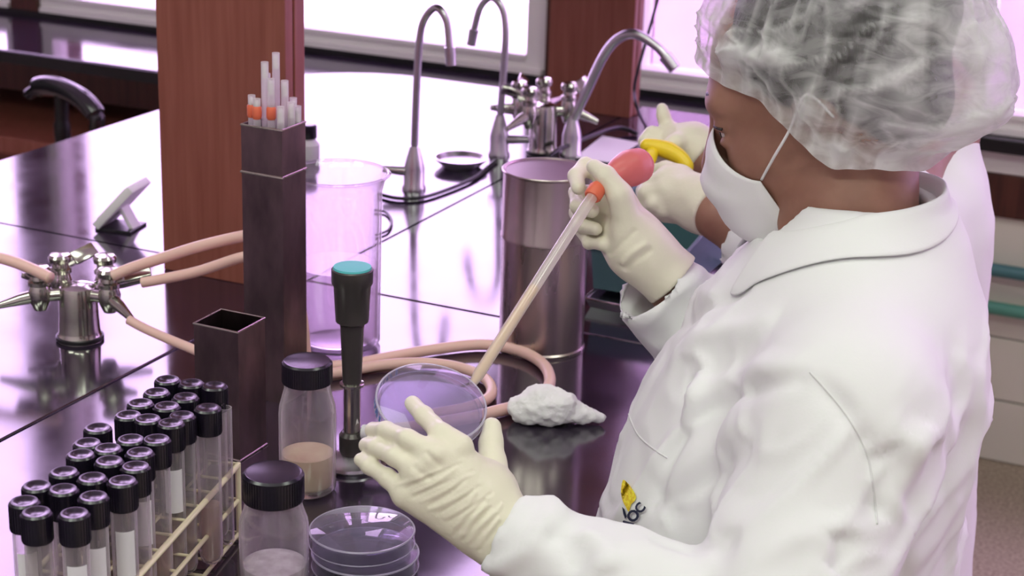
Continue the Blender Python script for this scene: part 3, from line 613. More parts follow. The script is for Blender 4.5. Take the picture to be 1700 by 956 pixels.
def folds(V, Q, b, lines):
    """raise (+) or press in (-) soft cloth folds along polylines seen on the surface"""
    N = vnormals(V, Q); disp = np.zeros(len(V))
    for pts, wd, amp in lines:
        hp = [cast(b, x, y) for x, y in pts]; hp = [h[0] for h in hp if h is not None]
        if len(hp) < 2: continue
        cp_ = np.array([tuple(q) for q in catmull(hp, 6)]); best = np.full(len(V), 9.0); tt = np.zeros(len(V))
        near = np.where(((V > cp_.min(0)-3*wd) & (V < cp_.max(0)+3*wd)).all(1))[0]; P = V[near]; bd = np.full(len(near), 9.0); tb = np.zeros(len(near))
        for i in range(len(cp_)-1):
            a, e = cp_[i], cp_[i+1]-cp_[i]; t = np.clip(((P-a)@e)/(e@e+1e-12), 0, 1); d = np.linalg.norm(P-a-t[:, None]*e, axis=1)
            m = d < bd; bd[m] = d[m]; tb[m] = (i+t[m])/(len(cp_)-1)
        disp[near] += amp*np.exp(-(bd/wd)**2)*np.clip(np.minimum(tb, 1-tb)*6, 0, 1)**0.7
    return V+N*disp[:, None]
def strip(name, b, pts, r, m, parent, org, m_per=8, lift=0.0, n=6):
    px = [(p[0], p[1]) for p in catmull([(x, y, 0) for x, y in pts], 3*m_per)]; hp = [cast(b, x, y) for x, y in px]; hp = [tuple(h[0]+h[1]*lift-np.array(org)) for h in hp if h is not None]
    return obj(name, sweep(hp, r, n), m, parent, 180)
# ------------------------------------------------------------------ materials of the people
MT['coat'] = bump(mat('white_cotton_coat', (0.80, 0.80, 0.80), 0.85, 0, 0.2), 420, 0.12, 0.0006)
MT['seam'] = mat('coat_seam', (0.7, 0.7, 0.7), 0.9)
MT['skin'] = noise_color(mat('brown_skin', (0.24, 0.115, 0.08), 0.5, 0, 0.4, Subsurface_Weight=0.1, Subsurface_Scale=0.005), (0.265, 0.125, 0.088), (0.33, 0.165, 0.118), 30, 4)
MT['glove'] = bump(mat('cream_latex_glove', (0.78, 0.74, 0.59), 0.42, 0, 0.4), 240, 0.25, 0.0012, (1, 1, 1), 4)
MT['mask'] = bump(mat('white_face_mask', (0.80, 0.78, 0.79), 0.85), 500, 0.15, 0.0005)
MT['hair'] = bump(mat('dark_hair', (0.022, 0.018, 0.018), 0.5), 160, 0.6, 0.003, (1, 1, 0.2))
MT['eye'] = mat('eye_white', (0.55, 0.5, 0.48), 0.25); MT['iris'] = mat('dark_iris', (0.03, 0.018, 0.012), 0.2)
MT['trouser'] = mat('dark_trousers', (0.03, 0.035, 0.06), 0.8); MT['shoe'] = mat('black_shoe', (0.02, 0.02, 0.02), 0.4)
def cap_mat():
    m = bpy.data.materials.new('white_bouffant_net'); m.use_nodes = True; N, L = m.node_tree.nodes, m.node_tree.links
    for n in list(N): N.remove(n)
    out = N.new('ShaderNodeOutputMaterial'); tr = N.new('ShaderNodeBsdfTransparent'); df = N.new('ShaderNodeBsdfDiffuse'); tl = N.new('ShaderNodeBsdfTranslucent'); a1 = N.new('ShaderNodeMixShader'); mx = N.new('ShaderNodeMixShader')
    tc = N.new('ShaderNodeTexCoord'); mp = N.new('ShaderNodeMapping'); mp.inputs['Scale'].default_value = (1, 1, 2.2); mp.inputs['Rotation'].default_value = (0.4, 0.9, 0.2)
    n1 = N.new('ShaderNodeTexNoise'); n1.inputs['Scale'].default_value = 30; n1.inputs['Detail'].default_value = 4; n1.inputs['Distortion'].default_value = 1.2
    r1 = N.new('ShaderNodeMapRange'); r1.inputs['From Min'].default_value = 0.36; r1.inputs['From Max'].default_value = 0.66; r1.inputs['To Min'].default_value = 0.05; r1.inputs['To Max'].default_value = 0.36
    at_ = N.new('ShaderNodeAttribute'); at_.attribute_name = 'layers'; ad = N.new('ShaderNodeMath'); ad.operation = 'ADD'; ad.use_clamp = True
    lw = N.new('ShaderNodeLayerWeight'); lw.inputs[0].default_value = 0.5; ml = N.new('ShaderNodeMath'); ml.operation = 'MULTIPLY_ADD'; ml.inputs[1].default_value = 0.28
    df.inputs[0].default_value = (0.86, 0.86, 0.85, 1); tl.inputs[0].default_value = (0.86, 0.86, 0.86, 1); a1.inputs[0].default_value = 0.35
    L.new(tc.outputs['Object'], mp.inputs[0]); L.new(mp.outputs[0], n1.inputs['Vector']); L.new(n1.outputs[0], r1.inputs['Value'])
    L.new(lw.outputs['Facing'], ml.inputs[0]); L.new(r1.outputs[0], ml.inputs[2]); L.new(ml.outputs[0], ad.inputs[0]); L.new(at_.outputs['Fac'], ad.inputs[1])
    L.new(df.outputs[0], a1.inputs[1]); L.new(tl.outputs[0], a1.inputs[2]); L.new(ad.outputs[0], mx.inputs[0]); L.new(tr.outputs[0], mx.inputs[1]); L.new(a1.outputs[0], mx.inputs[2]); L.new(mx.outputs[0], out.inputs[0])
    return m
MT['net'] = cap_mat()
# ------------------------------------------------------------------ heads
def head_frame(c, psi, pitch):
    hh = np.array([-math.sin(YAW), math.cos(YAW), 0]); L = np.array([-math.cos(YAW), -math.sin(YAW), 0])
    f = math.cos(math.radians(psi))*L+math.sin(math.radians(psi))*hh; l = np.array([-f[1], f[0], 0]); p = math.radians(pitch)
    ff = f*math.cos(p)-np.array([0, 0, 1])*math.sin(p); return np.array(c), ff, l, np.cross(ff, l)
class Head:
    def __init__(s, c, psi, pitch): s.c, s.f, s.l, s.u = head_frame(c, psi, pitch)
    def w(s, a, b, d): return s.c+a*s.f+b*s.l+d*s.u
    @property
    def axes(s): return (s.f, s.l, s.u)
def add_head(S, H):
    A = H.axes; e = lambda p, r, k=0.012, sub=False: S.ell(H.w(*p), r, A, k, sub)
    e((-.012, 0, .035), (.098, .076, .088)); e((.035, 0, -.035), (.058, .059, .085), .03); e((.048, 0, -.088), (.038, .040, .030), .025)
    e((.076, 0, .024), (.018, .050, .014), .02)
    for s in (-1, 1):
        e((.052, s*.040, -.034), (.030, .024, .026), .02); e((.097, s*.034, .001), (.014, .017, .012), .012, True)
        e((.078, s*.032, .006), (.012, .015, .008), .006); e((.079, s*.032, -.010), (.011, .014, .005), .006)
        e((-.012, s*.074, -.005), (.019, .009, .031), .006); e((-.008, s*.083, -.002), (.010, .006, .018), .006, True)
        e((.104, s*.012, -.040), (.010, .008, .008), .008)
    S.cone(H.w(.090, 0, .008), H.w(.112, 0, -.034), .009, .0125, .012)
    e((.092, 0, -.066), (.010, .022, .007), .010); e((.090, 0, -.078), (.010, .019, .008), .010)
def eyes(H, parent, org):
    for s in (-1, 1):
        c = H.w(.0735, s*.032, -.002)-org
        b = obj('eye', xf(lathe([(0, -.0125)]+[(.0125*math.cos(q), .0125*math.sin(q)) for q in np.linspace(-1.5, 1.5, 14)]+[(0, .0125)], 18), Matrix.Translation(c)), MT['eye'], parent, 180)
        q = Vector(H.f).to_track_quat('Z', 'Y').to_matrix().to_4x4()
        obj('iris', xf(lathe([(0, .0135), (.003, .0132), (.0056, .0118), (.006, .0108)], 16), Matrix.Translation(c) @ q), MT['iris'], b, 180)
        pts = [H.w(.0735+.0150*math.cos(a)*1.0, s*.032+s*.0165*math.sin(a), .0035+.0035*math.cos(a*1.4)) for a in np.linspace(-.95, 1.15, 9)]
        obj('eyelashes', sweep([tuple(p-org) for p in pts], .0014, 6), MT['hair'], parent, 180)
        pts = [H.w(.0865-.021*a*a-.006*a, s*(.026+.026*a), .029+.006*(1-a*a)) for a in np.linspace(-.7, 1.0, 9)]
        obj('eyebrow', sweep([tuple(p-org) for p in pts], [.002]+[.0034]*6+[.0025, .0012], 8), MT['hair'], parent, 180)
BAND = [(.099, 0, .067), (.088, .025, .056), (.069, .048, .040), (.033, .072, .020), (.013, .084, -.014), (-.009, .085, -.054), (-.042, .080, -.064), (-.080, .052, -.083), (-.108, .022, -.070), (-.116, 0, -.062)]
def bouffant(H, parent, org, scale=1.0, seed=1, ridges=()):
    nT, nS = 200, 80; off = np.array([-.010, 0, .006]); cb = H.w(*off); tilt = math.radians(34)
    ax = math.cos(tilt)*H.u-math.sin(tilt)*H.f; fx = math.cos(tilt)*H.f+math.sin(tilt)*H.u      # ax: crown direction (up and back)
    ba, br_, bz_ = [], [], []
    for p in BAND+[(a, -b, c) for a, b, c in BAND[-2:0:-1]]:
        q = np.array(p)-off; F_ = math.cos(tilt)*q[0]+math.sin(tilt)*q[2]; Z_ = math.cos(tilt)*q[2]-math.sin(tilt)*q[0]
        ba.append(math.atan2(q[1], F_) % (2*math.pi)); br_.append(math.hypot(q[1], F_)); bz_.append(Z_)
    th = np.linspace(0, 2*math.pi, nT, endpoint=False); br = np.interp(th, ba, br_, period=2*math.pi); bz = np.interp(th, ba, bz_, period=2*math.pi)
    for _ in range(5): br = (np.roll(br, 1)+2*br+np.roll(br, -1))/4; bz = (np.roll(bz, 1)+2*bz+np.roll(bz, -1))/4
    prof = [(0, 0, .150), (.12, .45, .147), (.28, .92, .128), (.45, 1.20, .092), (.62, 1.33, .050), (.76, 1.28, .030), (.88, 1.12, .020), (.95, 1.0, .017), (1.0, 1.05, .004)]
    ss = np.linspace(0, 1, nS); pr = np.interp(ss, [p[0] for p in prof], [p[1] for p in prof]); ph = np.interp(ss, [p[0] for p in prof], [p[2] for p in prof])
    for _ in range(6): pr[1:-1] = (pr[:-2]+2*pr[1:-1]+pr[2:])/4; ph[1:-1] = (ph[:-2]+2*ph[1:-1]+ph[2:])/4
    T, SS = np.meshgrid(th, ss); back = (1-np.cos(T))/2; puff = .16+.22*np.sin(T)**2+.95*back**1.5
    R = pr[:, None]; R = np.where(SS > .45, 1+(R-1)*puff, R*((1+.20*puff)/1.20)**(np.clip(SS/.45, 0, 1)**3)); R = np.where(SS < .1, pr[:, None], R)
    for _ in range(8): R[1:-1] = (R[:-2]+2*R[1:-1]+R[2:])/4
    Hh = ph[:, None]+bz[None, :]*np.clip(SS, 0, 1)**2.2
    pleat = np.sin(T*25+2.0*np.sin(T*3)+3*SS)*np.clip((SS-.55)/.4, 0, 1)*np.clip((1.03-SS)/.15, 0, 1)
    P0 = cb+(br[None, :]*R*np.cos(T))[..., None]*fx+(br[None, :]*R*np.sin(T))[..., None]*H.l+Hh[..., None]*ax
    flat = P0.reshape(-1, 3); loc = np.stack([(flat-cb)@fx, (flat-cb)@H.l, (flat-cb)@ax], 1)
    nz = vnoise(loc, 14, seed)*.009+vnoise(loc, 34, seed+1)*.0032
    # creases radiate from the band towards the crown
    q1 = np.stack([np.cos(T.ravel())*5.5, np.sin(T.ravel())*5.5, SS.ravel()*3.0], 1); q1 = q1+vnoise(loc, 22, seed+7)[:, None]*.35
    rd = np.clip((1-np.abs(vnoise(q1, 1.0, seed+2))-.80)/.20, 0, 1)
    q2 = np.stack([np.cos(T.ravel())*3.2+SS.ravel()*4, np.sin(T.ravel())*3.2, SS.ravel()*6-np.cos(T.ravel())*2], 1); q2 = q2+vnoise(loc, 26, seed+8)[:, None]*.35
    rd2 = np.clip((1-np.abs(vnoise(q2, 1.0, seed+4))-.86)/.14, 0, 1)
    dr = (flat-cb); dr = dr/np.linalg.norm(dr, axis=1)[:, None]
    w_ = np.clip((1.0-SS.ravel())/.08, 0, 1)
    disp = (nz+.0030*rd+.0030*rd2)*w_+.0032*pleat.ravel()
    lay = .34*rd+.34*rd2+.30*np.clip((SS.ravel()-.90)/.06, 0, 1)+.14*np.clip(pleat.ravel(), 0, 1)+.28*np.clip(back.ravel()-.72, 0, 1)/.28
    for (p0, p1, wd, am) in ridges:
        p0, p1 = np.array(p0), np.array(p1); d = p1-p0; t = np.clip(((flat-p0)@d)/(d@d), 0, 1); q = np.linalg.norm(flat-p0-t[:, None]*d, axis=1)
        g = np.exp(-(q/wd)**2); disp += am*g; lay += .65*g
    V = flat+dr*(disp*scale)[:, None]
    V = (V-cb)*scale+cb
    fc = []
    for i in range(nS-1):
        for j in range(nT): k = (j+1) % nT; fc.append((i*nT+j, i*nT+k, (i+1)*nT+k, (i+1)*nT+j))
    me = mesh('bouffant_cap', ([tuple(p) for p in V-org], fc[nT:]), 180)
    at_ = me.attributes.new('layers', 'FLOAT', 'POINT'); at_.data.foreach_set('value', lay.astype(np.float32))
    return obj('bouffant_cap', me, MT['net'], parent)
def face_mask(H, parent, org):
    nA, nV = 41, 25; V = []; lay = []
    fcu = lambda u: np.interp(u, [-.135, -.118, -.10, -.07, -.036, -.012, .004], [.060, .088, .104, .116, .121, .106, .0945])
    for i in range(nV):
        v = i/(nV-1)
        for j in range(nA):
            s = -1+2*j/(nA-1); a = abs(s)
            top = .004-.053*a**1.3; bot = -.135+.014*a; u = top+(bot-top)*v
            fc_ = fcu(.004-.139*v+0*u); fe = .053-.018*v
            f = fe+(fc_-fe)*(1-a**2.0)**.75 if a < 1 else fe
            l = np.sign(s)*(.065-.012*v)*math.sin(a*math.pi/2)**.9
            pl = .0016*math.sin(v*math.pi*7)*(1-a*a)
            V.append(tuple(H.w(f+pl+.003, l, u)-org))
    fc = [(i*nA+j, i*nA+j+1, (i+1)*nA+j+1, (i+1)*nA+j) for i in range(nV-1) for j in range(nA-1)]
    o = obj('face_mask', (V, fc), MT['mask'], parent, 180)
    md = o.modifiers.new('thick', 'SOLIDIFY'); md.thickness = .0016; md.offset = 0
    for s in (-1, 1):
        e0, e1 = H.w(.055, s*.063, -.048), H.w(.012, s*.084, -.010)
        e3 = H.w(-.028, s*.080, -.010)
        obj('ear_loop', sweep([tuple(np.array(p)-org) for p in catmull([e0, (e0+e1)/2+s*.004*H.l, e1, H.w(-.012, s*.083, .016), e3])], .0014, 6), MT['mask'], o, 180)
    return o
# ------------------------------------------------------------------ dish in the gloved left hand, pipette in the right
ca, sa = math.cos(math.radians(14)), math.sin(math.radians(14))
DN = 0.777*(sa*RT+ca*UP)-0.63*FW; DN /= np.linalg.norm(DN)
DC = at(714, 677, 1.515)
t = thing('petri_dish', 'clear petri dish held up in the gloved left hand', 'petri dish', tuple(DC-DN*0.008), group='petri dishes')
t.rotation_mode = 'QUATERNION'; t.rotation_quaternion = Vector(DN).to_track_quat('Z', 'Y')
b, l, rm = petri_parts(0.0475, 0.0155); obj('base', b, MT['petri'], t); l = obj('lid', l, MT['petri'], t); obj('lid_rim_highlight', rm, MT['rim'], l, 180)
MT['medium'] = glass('pale_agar', (0.92, 0.88, 0.96), (0.84, 0.78, 0.9), 0.22, 0.2)
obj('agar', lathe([(0, .0018), (.0435, .0018), (.0435, .006), (0, .006)], 48), MT['medium'], t, 40)
MT['ink'] = mat('blue_marker_ink', (0.10, 0.18, 0.42), 0.5)
ink = join(*[xf(box(-.0012, .0012, .0, .0003, 0, .006+.003*random.random()), Matrix.Rotation(a, 4, 'Z') @ Matrix.Translation((0, .0476, .005)) @ Matrix.Rotation(random.uniform(-.5, .5), 4, 'Y')) for a in np.linspace(math.radians(50), math.radians(128), 13)])
m4 = t.rotation_quaternion.to_matrix(); lf = m4.transposed() @ Vector(-RT*.94+UP*.3); ang = math.atan2(lf.y, lf.x)-math.pi/2
obj('marker_writing', xf(ink, Matrix.Rotation(ang-math.radians(89), 4, 'Z')), MT['ink'], t, None)
# pipette with rubber bulb
PA, PB = at(784, 638, 1.60), at(990, 316, 1.735)
t = thing('glass_pipette', 'long glass pipette with a red rubber bulb held in the right hand', 'pipette', tuple(PA))
pd = PB-PA; pl = np.linalg.norm(pd); pd = pd/pl
MT['pipglass'] = glass('pipette_tube', (0.97, 0.94, 0.9), (0.97, 0.92, 0.88), 0.5, 0.3)
obj('tube', xf(lathe([(0, 0), (.0034, 0), (.0054, .012), (.0057, pl), (.0045, pl), (0, pl)], 18), aim((0, 0, 0), pd)), MT['pipglass'], t)
MT['pipfill'] = mat('tan_liquid', (0.72, 0.52, 0.34), 0.35)
obj('liquid', xf(lathe([(0, .001), (.0022, .001), (.0042, .013), (.0042, pl*.48), (0, pl*.48)], 14), aim((0, 0, 0), pd)), MT['pipfill'], t)
obj('collar', xf(lathe([(0, 0), (.0075, 0), (.0088, .002), (.0088, .012), (.007, .016), (0, .016)], 20), aim(tuple(PB-PA-pd*.010), tuple(PB-PA))), MT['orange'], t)
q0, q1, q2 = PB-PA, at(1012, 297, 1.757)-PA, at(1076, 270, 1.79)-PA
bl = [tuple(q) for q in catmull([q0, q1, (q1+q2)/2+np.array([0, 0, .002]), q2], 10)]
br = list(np.interp(np.linspace(0, 1, len(bl)), [0, .25, .36, .5, .68, .85, .95, 1], [.007, .008, .011, .0155, .019, .0175, .011, .002]))
obj('bulb', sweep(bl, br, 20), MT['bulb'], t, 180)
# ------------------------------------------------------------------ the worker in front
FT = np.array([-.96, -.28, 0]); FT /= np.linalg.norm(FT); LT = np.array([-FT[1], FT[0], 0])
HD = Head((-.415, 1.556, .415), 19, 23)
ORG = np.array([-.36, 1.47, -.9])
P1 = thing('person', 'person in white lab coat, hair cap and mask holding a dish and a pipette', 'person', tuple(ORG))
NB = np.array([-.358, 1.527, .322])
SHL, ELL, WRL = np.array([-.305, 1.325, .200]), at(1275, 1088, 1.375), at(838, 888, 1.452)
SHR, ELR, WRR = np.array([-.425, 1.690, .205]), at(1215, 600, 1.83), at(1088, 440, 1.765)
def leg(S, hip, foot, k=.03):
    knee = (hip+foot)/2+np.array([-.02, 0, 0]); S.cone(hip, knee, .072, .056, k); S.cone(knee, foot, .056, .042, .01)
# body (one skin surface: head, neck, trunk, arms)
S = Solid((-.72, 1.10, -.02), (-.16, 1.88, .56), .0034)
add_head(S, HD)
S.cone(HD.w(-.030, 0, -.035), NB, .053, .052, .03); S.cone(HD.w(.0, 0, -.07), NB+FT*.02, .043, .043, .03)
S.cone(NB+np.array([0, 0, -.07]), NB+np.array([-.03, -.05, -.22]), .06, .095, .03); S.cone(NB+np.array([0, 0, -.085]), SHL+np.array([0, 0, -.02]), .05, .046, .03); S.cone(NB+np.array([0, 0, -.085]), SHR+np.array([0, 0, -.02]), .05, .046, .03)
# neck tendon
S.cone(HD.w(-.03, .055, -.045), NB+FT*.06+LT*.015+np.array([0, 0, -.015]), .012, .010, .012)
for s, e, w_ in ((SHL, ELL, WRL), (SHR, ELR, WRR)): S.cone(s, e, .048, .036, .02); S.cone(e, w_, .034, .0245, .01)
S.cone(WRR, at(1050, 405, 1.763), .0255, .022, .01); S.cone(WRL, at(800, 845, 1.452), .024, .02, .01)
V, Q = S.mesh(2); solid_obj('body', V, Q, MT['skin'], P1, ORG); eyes(HD, P1, ORG)
# coat
S = Solid((-.66, 1.06, -.52), (-.14, 1.88, .40), .0052)
rings = [(-.51, -.350, 1.49, .185, .235), (-.25, -.352, 1.48, .170, .215), (-.06, -.378, 1.462, .165, .205), (.0, -.392, 1.458, .166, .200), (.08, -.388, 1.466, .160, .196), (.14, -.378, 1.480, .154, .192), (.20, -.366, 1.495, .142, .182), (.245, -.358, 1.508, .124, .16), (.275, -.352, 1.520, .104, .13), (.305, -.346, 1.528, .086, .096), (.33, -.345, 1.53, .070, .072)]
S.loft(rings, FT, LT)
S.cone(SHL, ELL, .080, .072, .026); S.cone(ELL, WRL, .066, .037, .012)
S.cone(NB+np.array([0, 0, -.04]), SHL+np.array([0, 0, .01]), .06, .066, .05); S.cone(NB+np.array([0, 0, -.04]), SHR+np.array([0, 0, .01]), .06, .066, .05)
S.cone(SHR, ELR, .078, .062, .05); CR = at(1074, 468, 1.765); S.cone(ELR, CR, .060, .044, .012)
# open cuffs and neck
dl = (WRL-ELL)/np.linalg.norm(WRL-ELL); S.halfspace(WRL+dl*.004, -dl) if False else None
def cut_end(S, p, d, R, L=.09):
    sl = S._sl(p-R-L, p+R+L, 0); X, Y, Z = S.grid(sl); X = X-p[0]; Y = Y-p[1]; Z = Z-p[2]
    ax = X*d[0]+Y*d[1]+Z*d[2]; rad = np.sqrt(np.maximum(X*X+Y*Y+Z*Z-ax*ax, 0)); cyl = np.maximum(np.maximum(rad-R, -ax), ax-L); S.D[sl] = np.maximum(S.D[sl], -cyl.astype(np.float32))
cut_end(S, WRL, dl, .07); S.cone(WRL-dl*.045, WRL+dl*.05, .027, .034, .003, True)
dr = (CR-ELR)/np.linalg.norm(CR-ELR); cut_end(S, CR, dr, .08); S.cone(CR-dr*.05, CR+dr*.05, .030, .040, .003, True)
S.cone(NB+np.array([0, 0, -.015]), NB+np.array([0, 0, .08])+FT*.01, .056, .068, .006, True)
S.cone(NB+FT*.03+np.array([0, 0, -.05]), NB+FT*.09+np.array([0, 0, .06]), .028, .055, .01, True)
V, Q = S.mesh(2)
B0 = bvh_of(V, Q)
FOLDS = [([(1345, 628), (1260, 640), (1180, 675), (1128, 725), (1100, 790), (1075, 850)], .009, -.007), ([(1350, 622), (1400, 680), (1436, 745), (1450, 810), (1456, 872)], .010, -.005), ([(1150, 618), (1140, 660), (1122, 712)], .008, -.008), ([(1160, 612), (1152, 660), (1130, 715)], .010, .006),
         ([(1085, 572), (1150, 520), (1250, 478)], .010, -.006), ([(1110, 592), (1190, 555), (1290, 530)], .014, .006), ([(1130, 640), (1220, 600), (1330, 590)], .016, -.004),
         ([(1150, 640), (1240, 610), (1330, 622)], .018, .007), ([(1100, 860), (1170, 800), (1260, 745)], .016, -.006), ([(1090, 820), (1160, 760), (1240, 700)], .018, .006),
         ([(1075, 890), (1150, 905), (1230, 900)], .014, -.005), ([(1560, 730), (1540, 790), (1500, 850)], .016, -.008), ([(1540, 700), (1510, 780), (1470, 850)], .016, .006),
         ([(1470, 740), (1480, 790), (1462, 860)], .012, -.008), ([(1500, 940), (1560, 890), (1590, 820)], .014, .005), ([(1400, 880), (1395, 930), (1380, 956)], .014, -.006),
         ([(1590, 560), (1585, 700), (1580, 850)], .012, -.005), ([(900, 880), (940, 900), (960, 950)], .010, -.004), ([(960, 870), (1000, 905), (1010, 950)], .012, .005), ([(1060, 470), (1110, 500), (1140, 540)], .012, -.005), ([(1120, 450), (1160, 470), (1180, 500)], .012, .005)]
V = folds(V, Q, B0, FOLDS)
N = vnormals(V, Q); V = V+N*((vnoise(V*np.array([1, 1, .6]), 11, 3)*.005+vnoise(V*np.array([1, 1, .5]), 26, 5)*.0022)*np.clip((.27-V[:, 2])/.05, .15, 1))[:, None]
def ridged(P, sc, seed): return np.clip((1-np.abs(vnoise(P, sc, seed))-.70)/.30, 0, 1)
tw_ = np.stack([V@np.array([.62, .45, .64]), V@np.array([.6, -.8, .0])*1.5, V@np.array([-.5, -.35, .79])*2.4], 1)+vnoise(V, 9, 21)[:, None]*.05
N = vnormals(V, Q); V = V+N*(((ridged(tw_, 8.5, 13)-.4)*.0058+(ridged(tw_*1.7, 9.0, 14)-.4)*.0022)*np.clip((.275-V[:, 2])/.06, .05, 1))[:, None]
coat = solid_obj('lab_coat', V, Q, MT['coat'], P1, ORG); BC = bvh_of(V, Q)
strip('sleeve_seam', BC, [(1345, 618), (1400, 682), (1436, 745), (1450, 810), (1456, 870)], .0009, MT['seam'], coat, ORG)
strip('pocket_edge', BC, [(1040, 672), (1048, 700), (1062, 725), (1085, 745), (1108, 760)], .0009, MT['seam'], coat, ORG)
0 and strip('shoulder_seam', BC, [(1345, 625), (1385, 600), (1440, 590)], .0007, MT['seam'], coat, ORG)
# collar: a folded band round the neck, open in front
nC, nW = 60, 9; Vc = []
CB = np.array([-.347, 1.530, .322])
for i in range(nC):
    a = math.radians(-152+304*i/(nC-1))           # 0 = nape, + = her left
    d = -math.cos(a)*FT+math.sin(a)*LT; fr = max(0, -math.cos(a)); bkk = max(0, math.cos(a))
    for j in range(nW):
        v = j/(nW-1)                              # 0 inside stand, .3 fold edge, 1 outer hem
        if v < .3: q = v/.3; r_ = .058+.008*q; z_ = -.02+.046*q
        else: q = (v-.3)/.7; r_ = .066+.046*(1-.72*bkk)*q**.9; z_ = .026-(.062+.03*bkk)*q**1.25
        r_ += .02*fr+.006*abs(math.sin(a)); z_ += .012*bkk-.036*fr**1.2
        Vc.append(CB+d*r_+np.array([0, 0, z_])+FT*.006)
Vc = np.array(Vc)
for i in range(len(Vc)):                          # the hem lies on the coat
    j = i % nW
    if j > 3:
        h = BC.ray_cast(Vector(Vc[i])+Vector((0, 0, .12)), Vector((0, 0, -1)))
        if h[0] is not None: Vc[i][2] = max(Vc[i][2], h[0].z+.004)
cf = [(i*nW+j, i*nW+j+1, (i+1)*nW+j+1, (i+1)*nW+j) for i in range(nC-1) for j in range(nW-1)]
o = obj('collar', ([tuple(p) for p in Vc-ORG], cf), MT['coat'], coat, 180)
md = o.modifiers.new('thick', 'SOLIDIFY'); md.thickness = .003; md.offset = 0; md = o.modifiers.new('sub', 'SUBSURF'); md.levels = md.render_levels = 1
# emblem on the chest pocket: yellow crest over dark letters, printed on the cloth
EN = sum(cast(BC, 1050+dx, 840+dy)[1] for dx in (-15, 0, 15) for dy in (-30, 0, 30)); EN = EN/np.linalg.norm(EN)
EP = cast(BC, 1046, 825)[0]
def on_coat(pts2, faces, name, m, lift=.0016):
    vs_ = []
    for x, y in pts2:
        h = cast(BC, x, y); d = FW+(x-850)/F*RT-(y-478)/F*UP; pl_ = CAM+d*(((EP-CAM)@EN)/(d@EN))      # on the chest cloth, never on the sleeve in front of it
        vs_.append(tuple((h[0] if h is not None and abs((h[0]-pl_)@FW) < .015 else pl_)+EN*lift-ORG))
    return obj(name, (vs_, faces), m, coat, None)
MT['crest'] = noise_color(mat('yellow_crest', (0.82, 0.66, 0.03), 0.7), (0.70, 0.45, 0.02), (0.88, 0.78, 0.05), 400, 2); MT['letter'] = mat('navy_print', (0.015, 0.018, 0.05), 0.7)
cr = [(1036, 798), (1043, 801), (1051, 811), (1058, 824), (1056, 832), (1050, 838), (1046, 850), (1041, 842), (1036, 832), (1033, 818)]
crd = [(p[0], p[1]) for p in catmull([(x, y, 0) for x, y in cr], 3, True)]; nc = len(crd); RN = 6
on_coat([(1045, 822)]+[(1045+(x-1045)*k/RN, 822+(y-822)*k/RN) for k in range(1, RN+1) for x, y in crd], [(0, k+1, (k+1) % nc+1) for k in range(nc)]+[(1+q*nc+k, 1+(q+1)*nc+k, 1+(q+1)*nc+(k+1) % nc, 1+q*nc+(k+1) % nc) for q in range(RN-1) for k in range(nc)], 'emblem', MT['crest'])
def letter(txt, x, y, size, rot):
    cu = bpy.data.curves.new('letter', 'FONT'); cu.body = txt; cu.size = 1; cu.offset = 0.035; cu.align_x = 'CENTER'; cu.align_y = 'CENTER'; cu.resolution_u = 3
    o = bpy.data.objects.new('letter', cu); me = o.to_mesh(); vv = [tuple(v.co) for v in me.vertices]; ff = [tuple(p.vertices) for p in me.polygons]; o.to_mesh_clear(); bpy.data.objects.remove(o)
    c, s = math.cos(rot), math.sin(rot)
    on_coat([(x+size*(c*a[0]+s*a[1]), y+size*(s*a[0]-c*a[1])*1.0) for a in vv], ff, 'letter', MT['letter'], .0030)
letter('A', 1046, 872, 23, math.radians(-50)); letter('O', 1056, 858, 25, math.radians(-48)); letter('C', 1067, 845, 22, math.radians(-48))
on_coat([(1035, 842), (1039, 846), (1043, 858), (1040, 862), (1037, 854)], [(0, 1, 2, 3, 4)], 'emblem_stroke', MT['letter'])
# cap, hair, mask
S = Solid(HD.c-np.array([.19, .15, .15]), HD.c+np.array([.19, .15, .19]), .005)
S.ell(HD.w(-.032, 0, .044), (.104, .088, .088), HD.axes); S.ell(HD.w(-.105, 0, .055), (.045, .05, .045), HD.axes, .02); S.ell(HD.w(-.07, 0, -.02), (.05, .068, .05), HD.axes, .02)
cbp = HD.w(.0, 0, -.004); tl_ = math.radians(42); S.halfspace(cbp, math.cos(tl_)*HD.u-math.sin(tl_)*HD.f)
V, Q = S.mesh(1); solid_obj('hair', V, Q, MT['hair'], P1, ORG)
bouffant(HD, P1, ORG, 1.0, 3, [(HD.w(-.01, .10, .0), HD.w(-.12, .06, .13), .012, .008), (HD.w(.10, .03, .08), HD.w(-.01, .10, .05), .009, .005), (HD.w(-.03, .085, -.03), HD.w(-.14, .03, .03), .010, .005)])
face_mask(HD, P1, ORG)
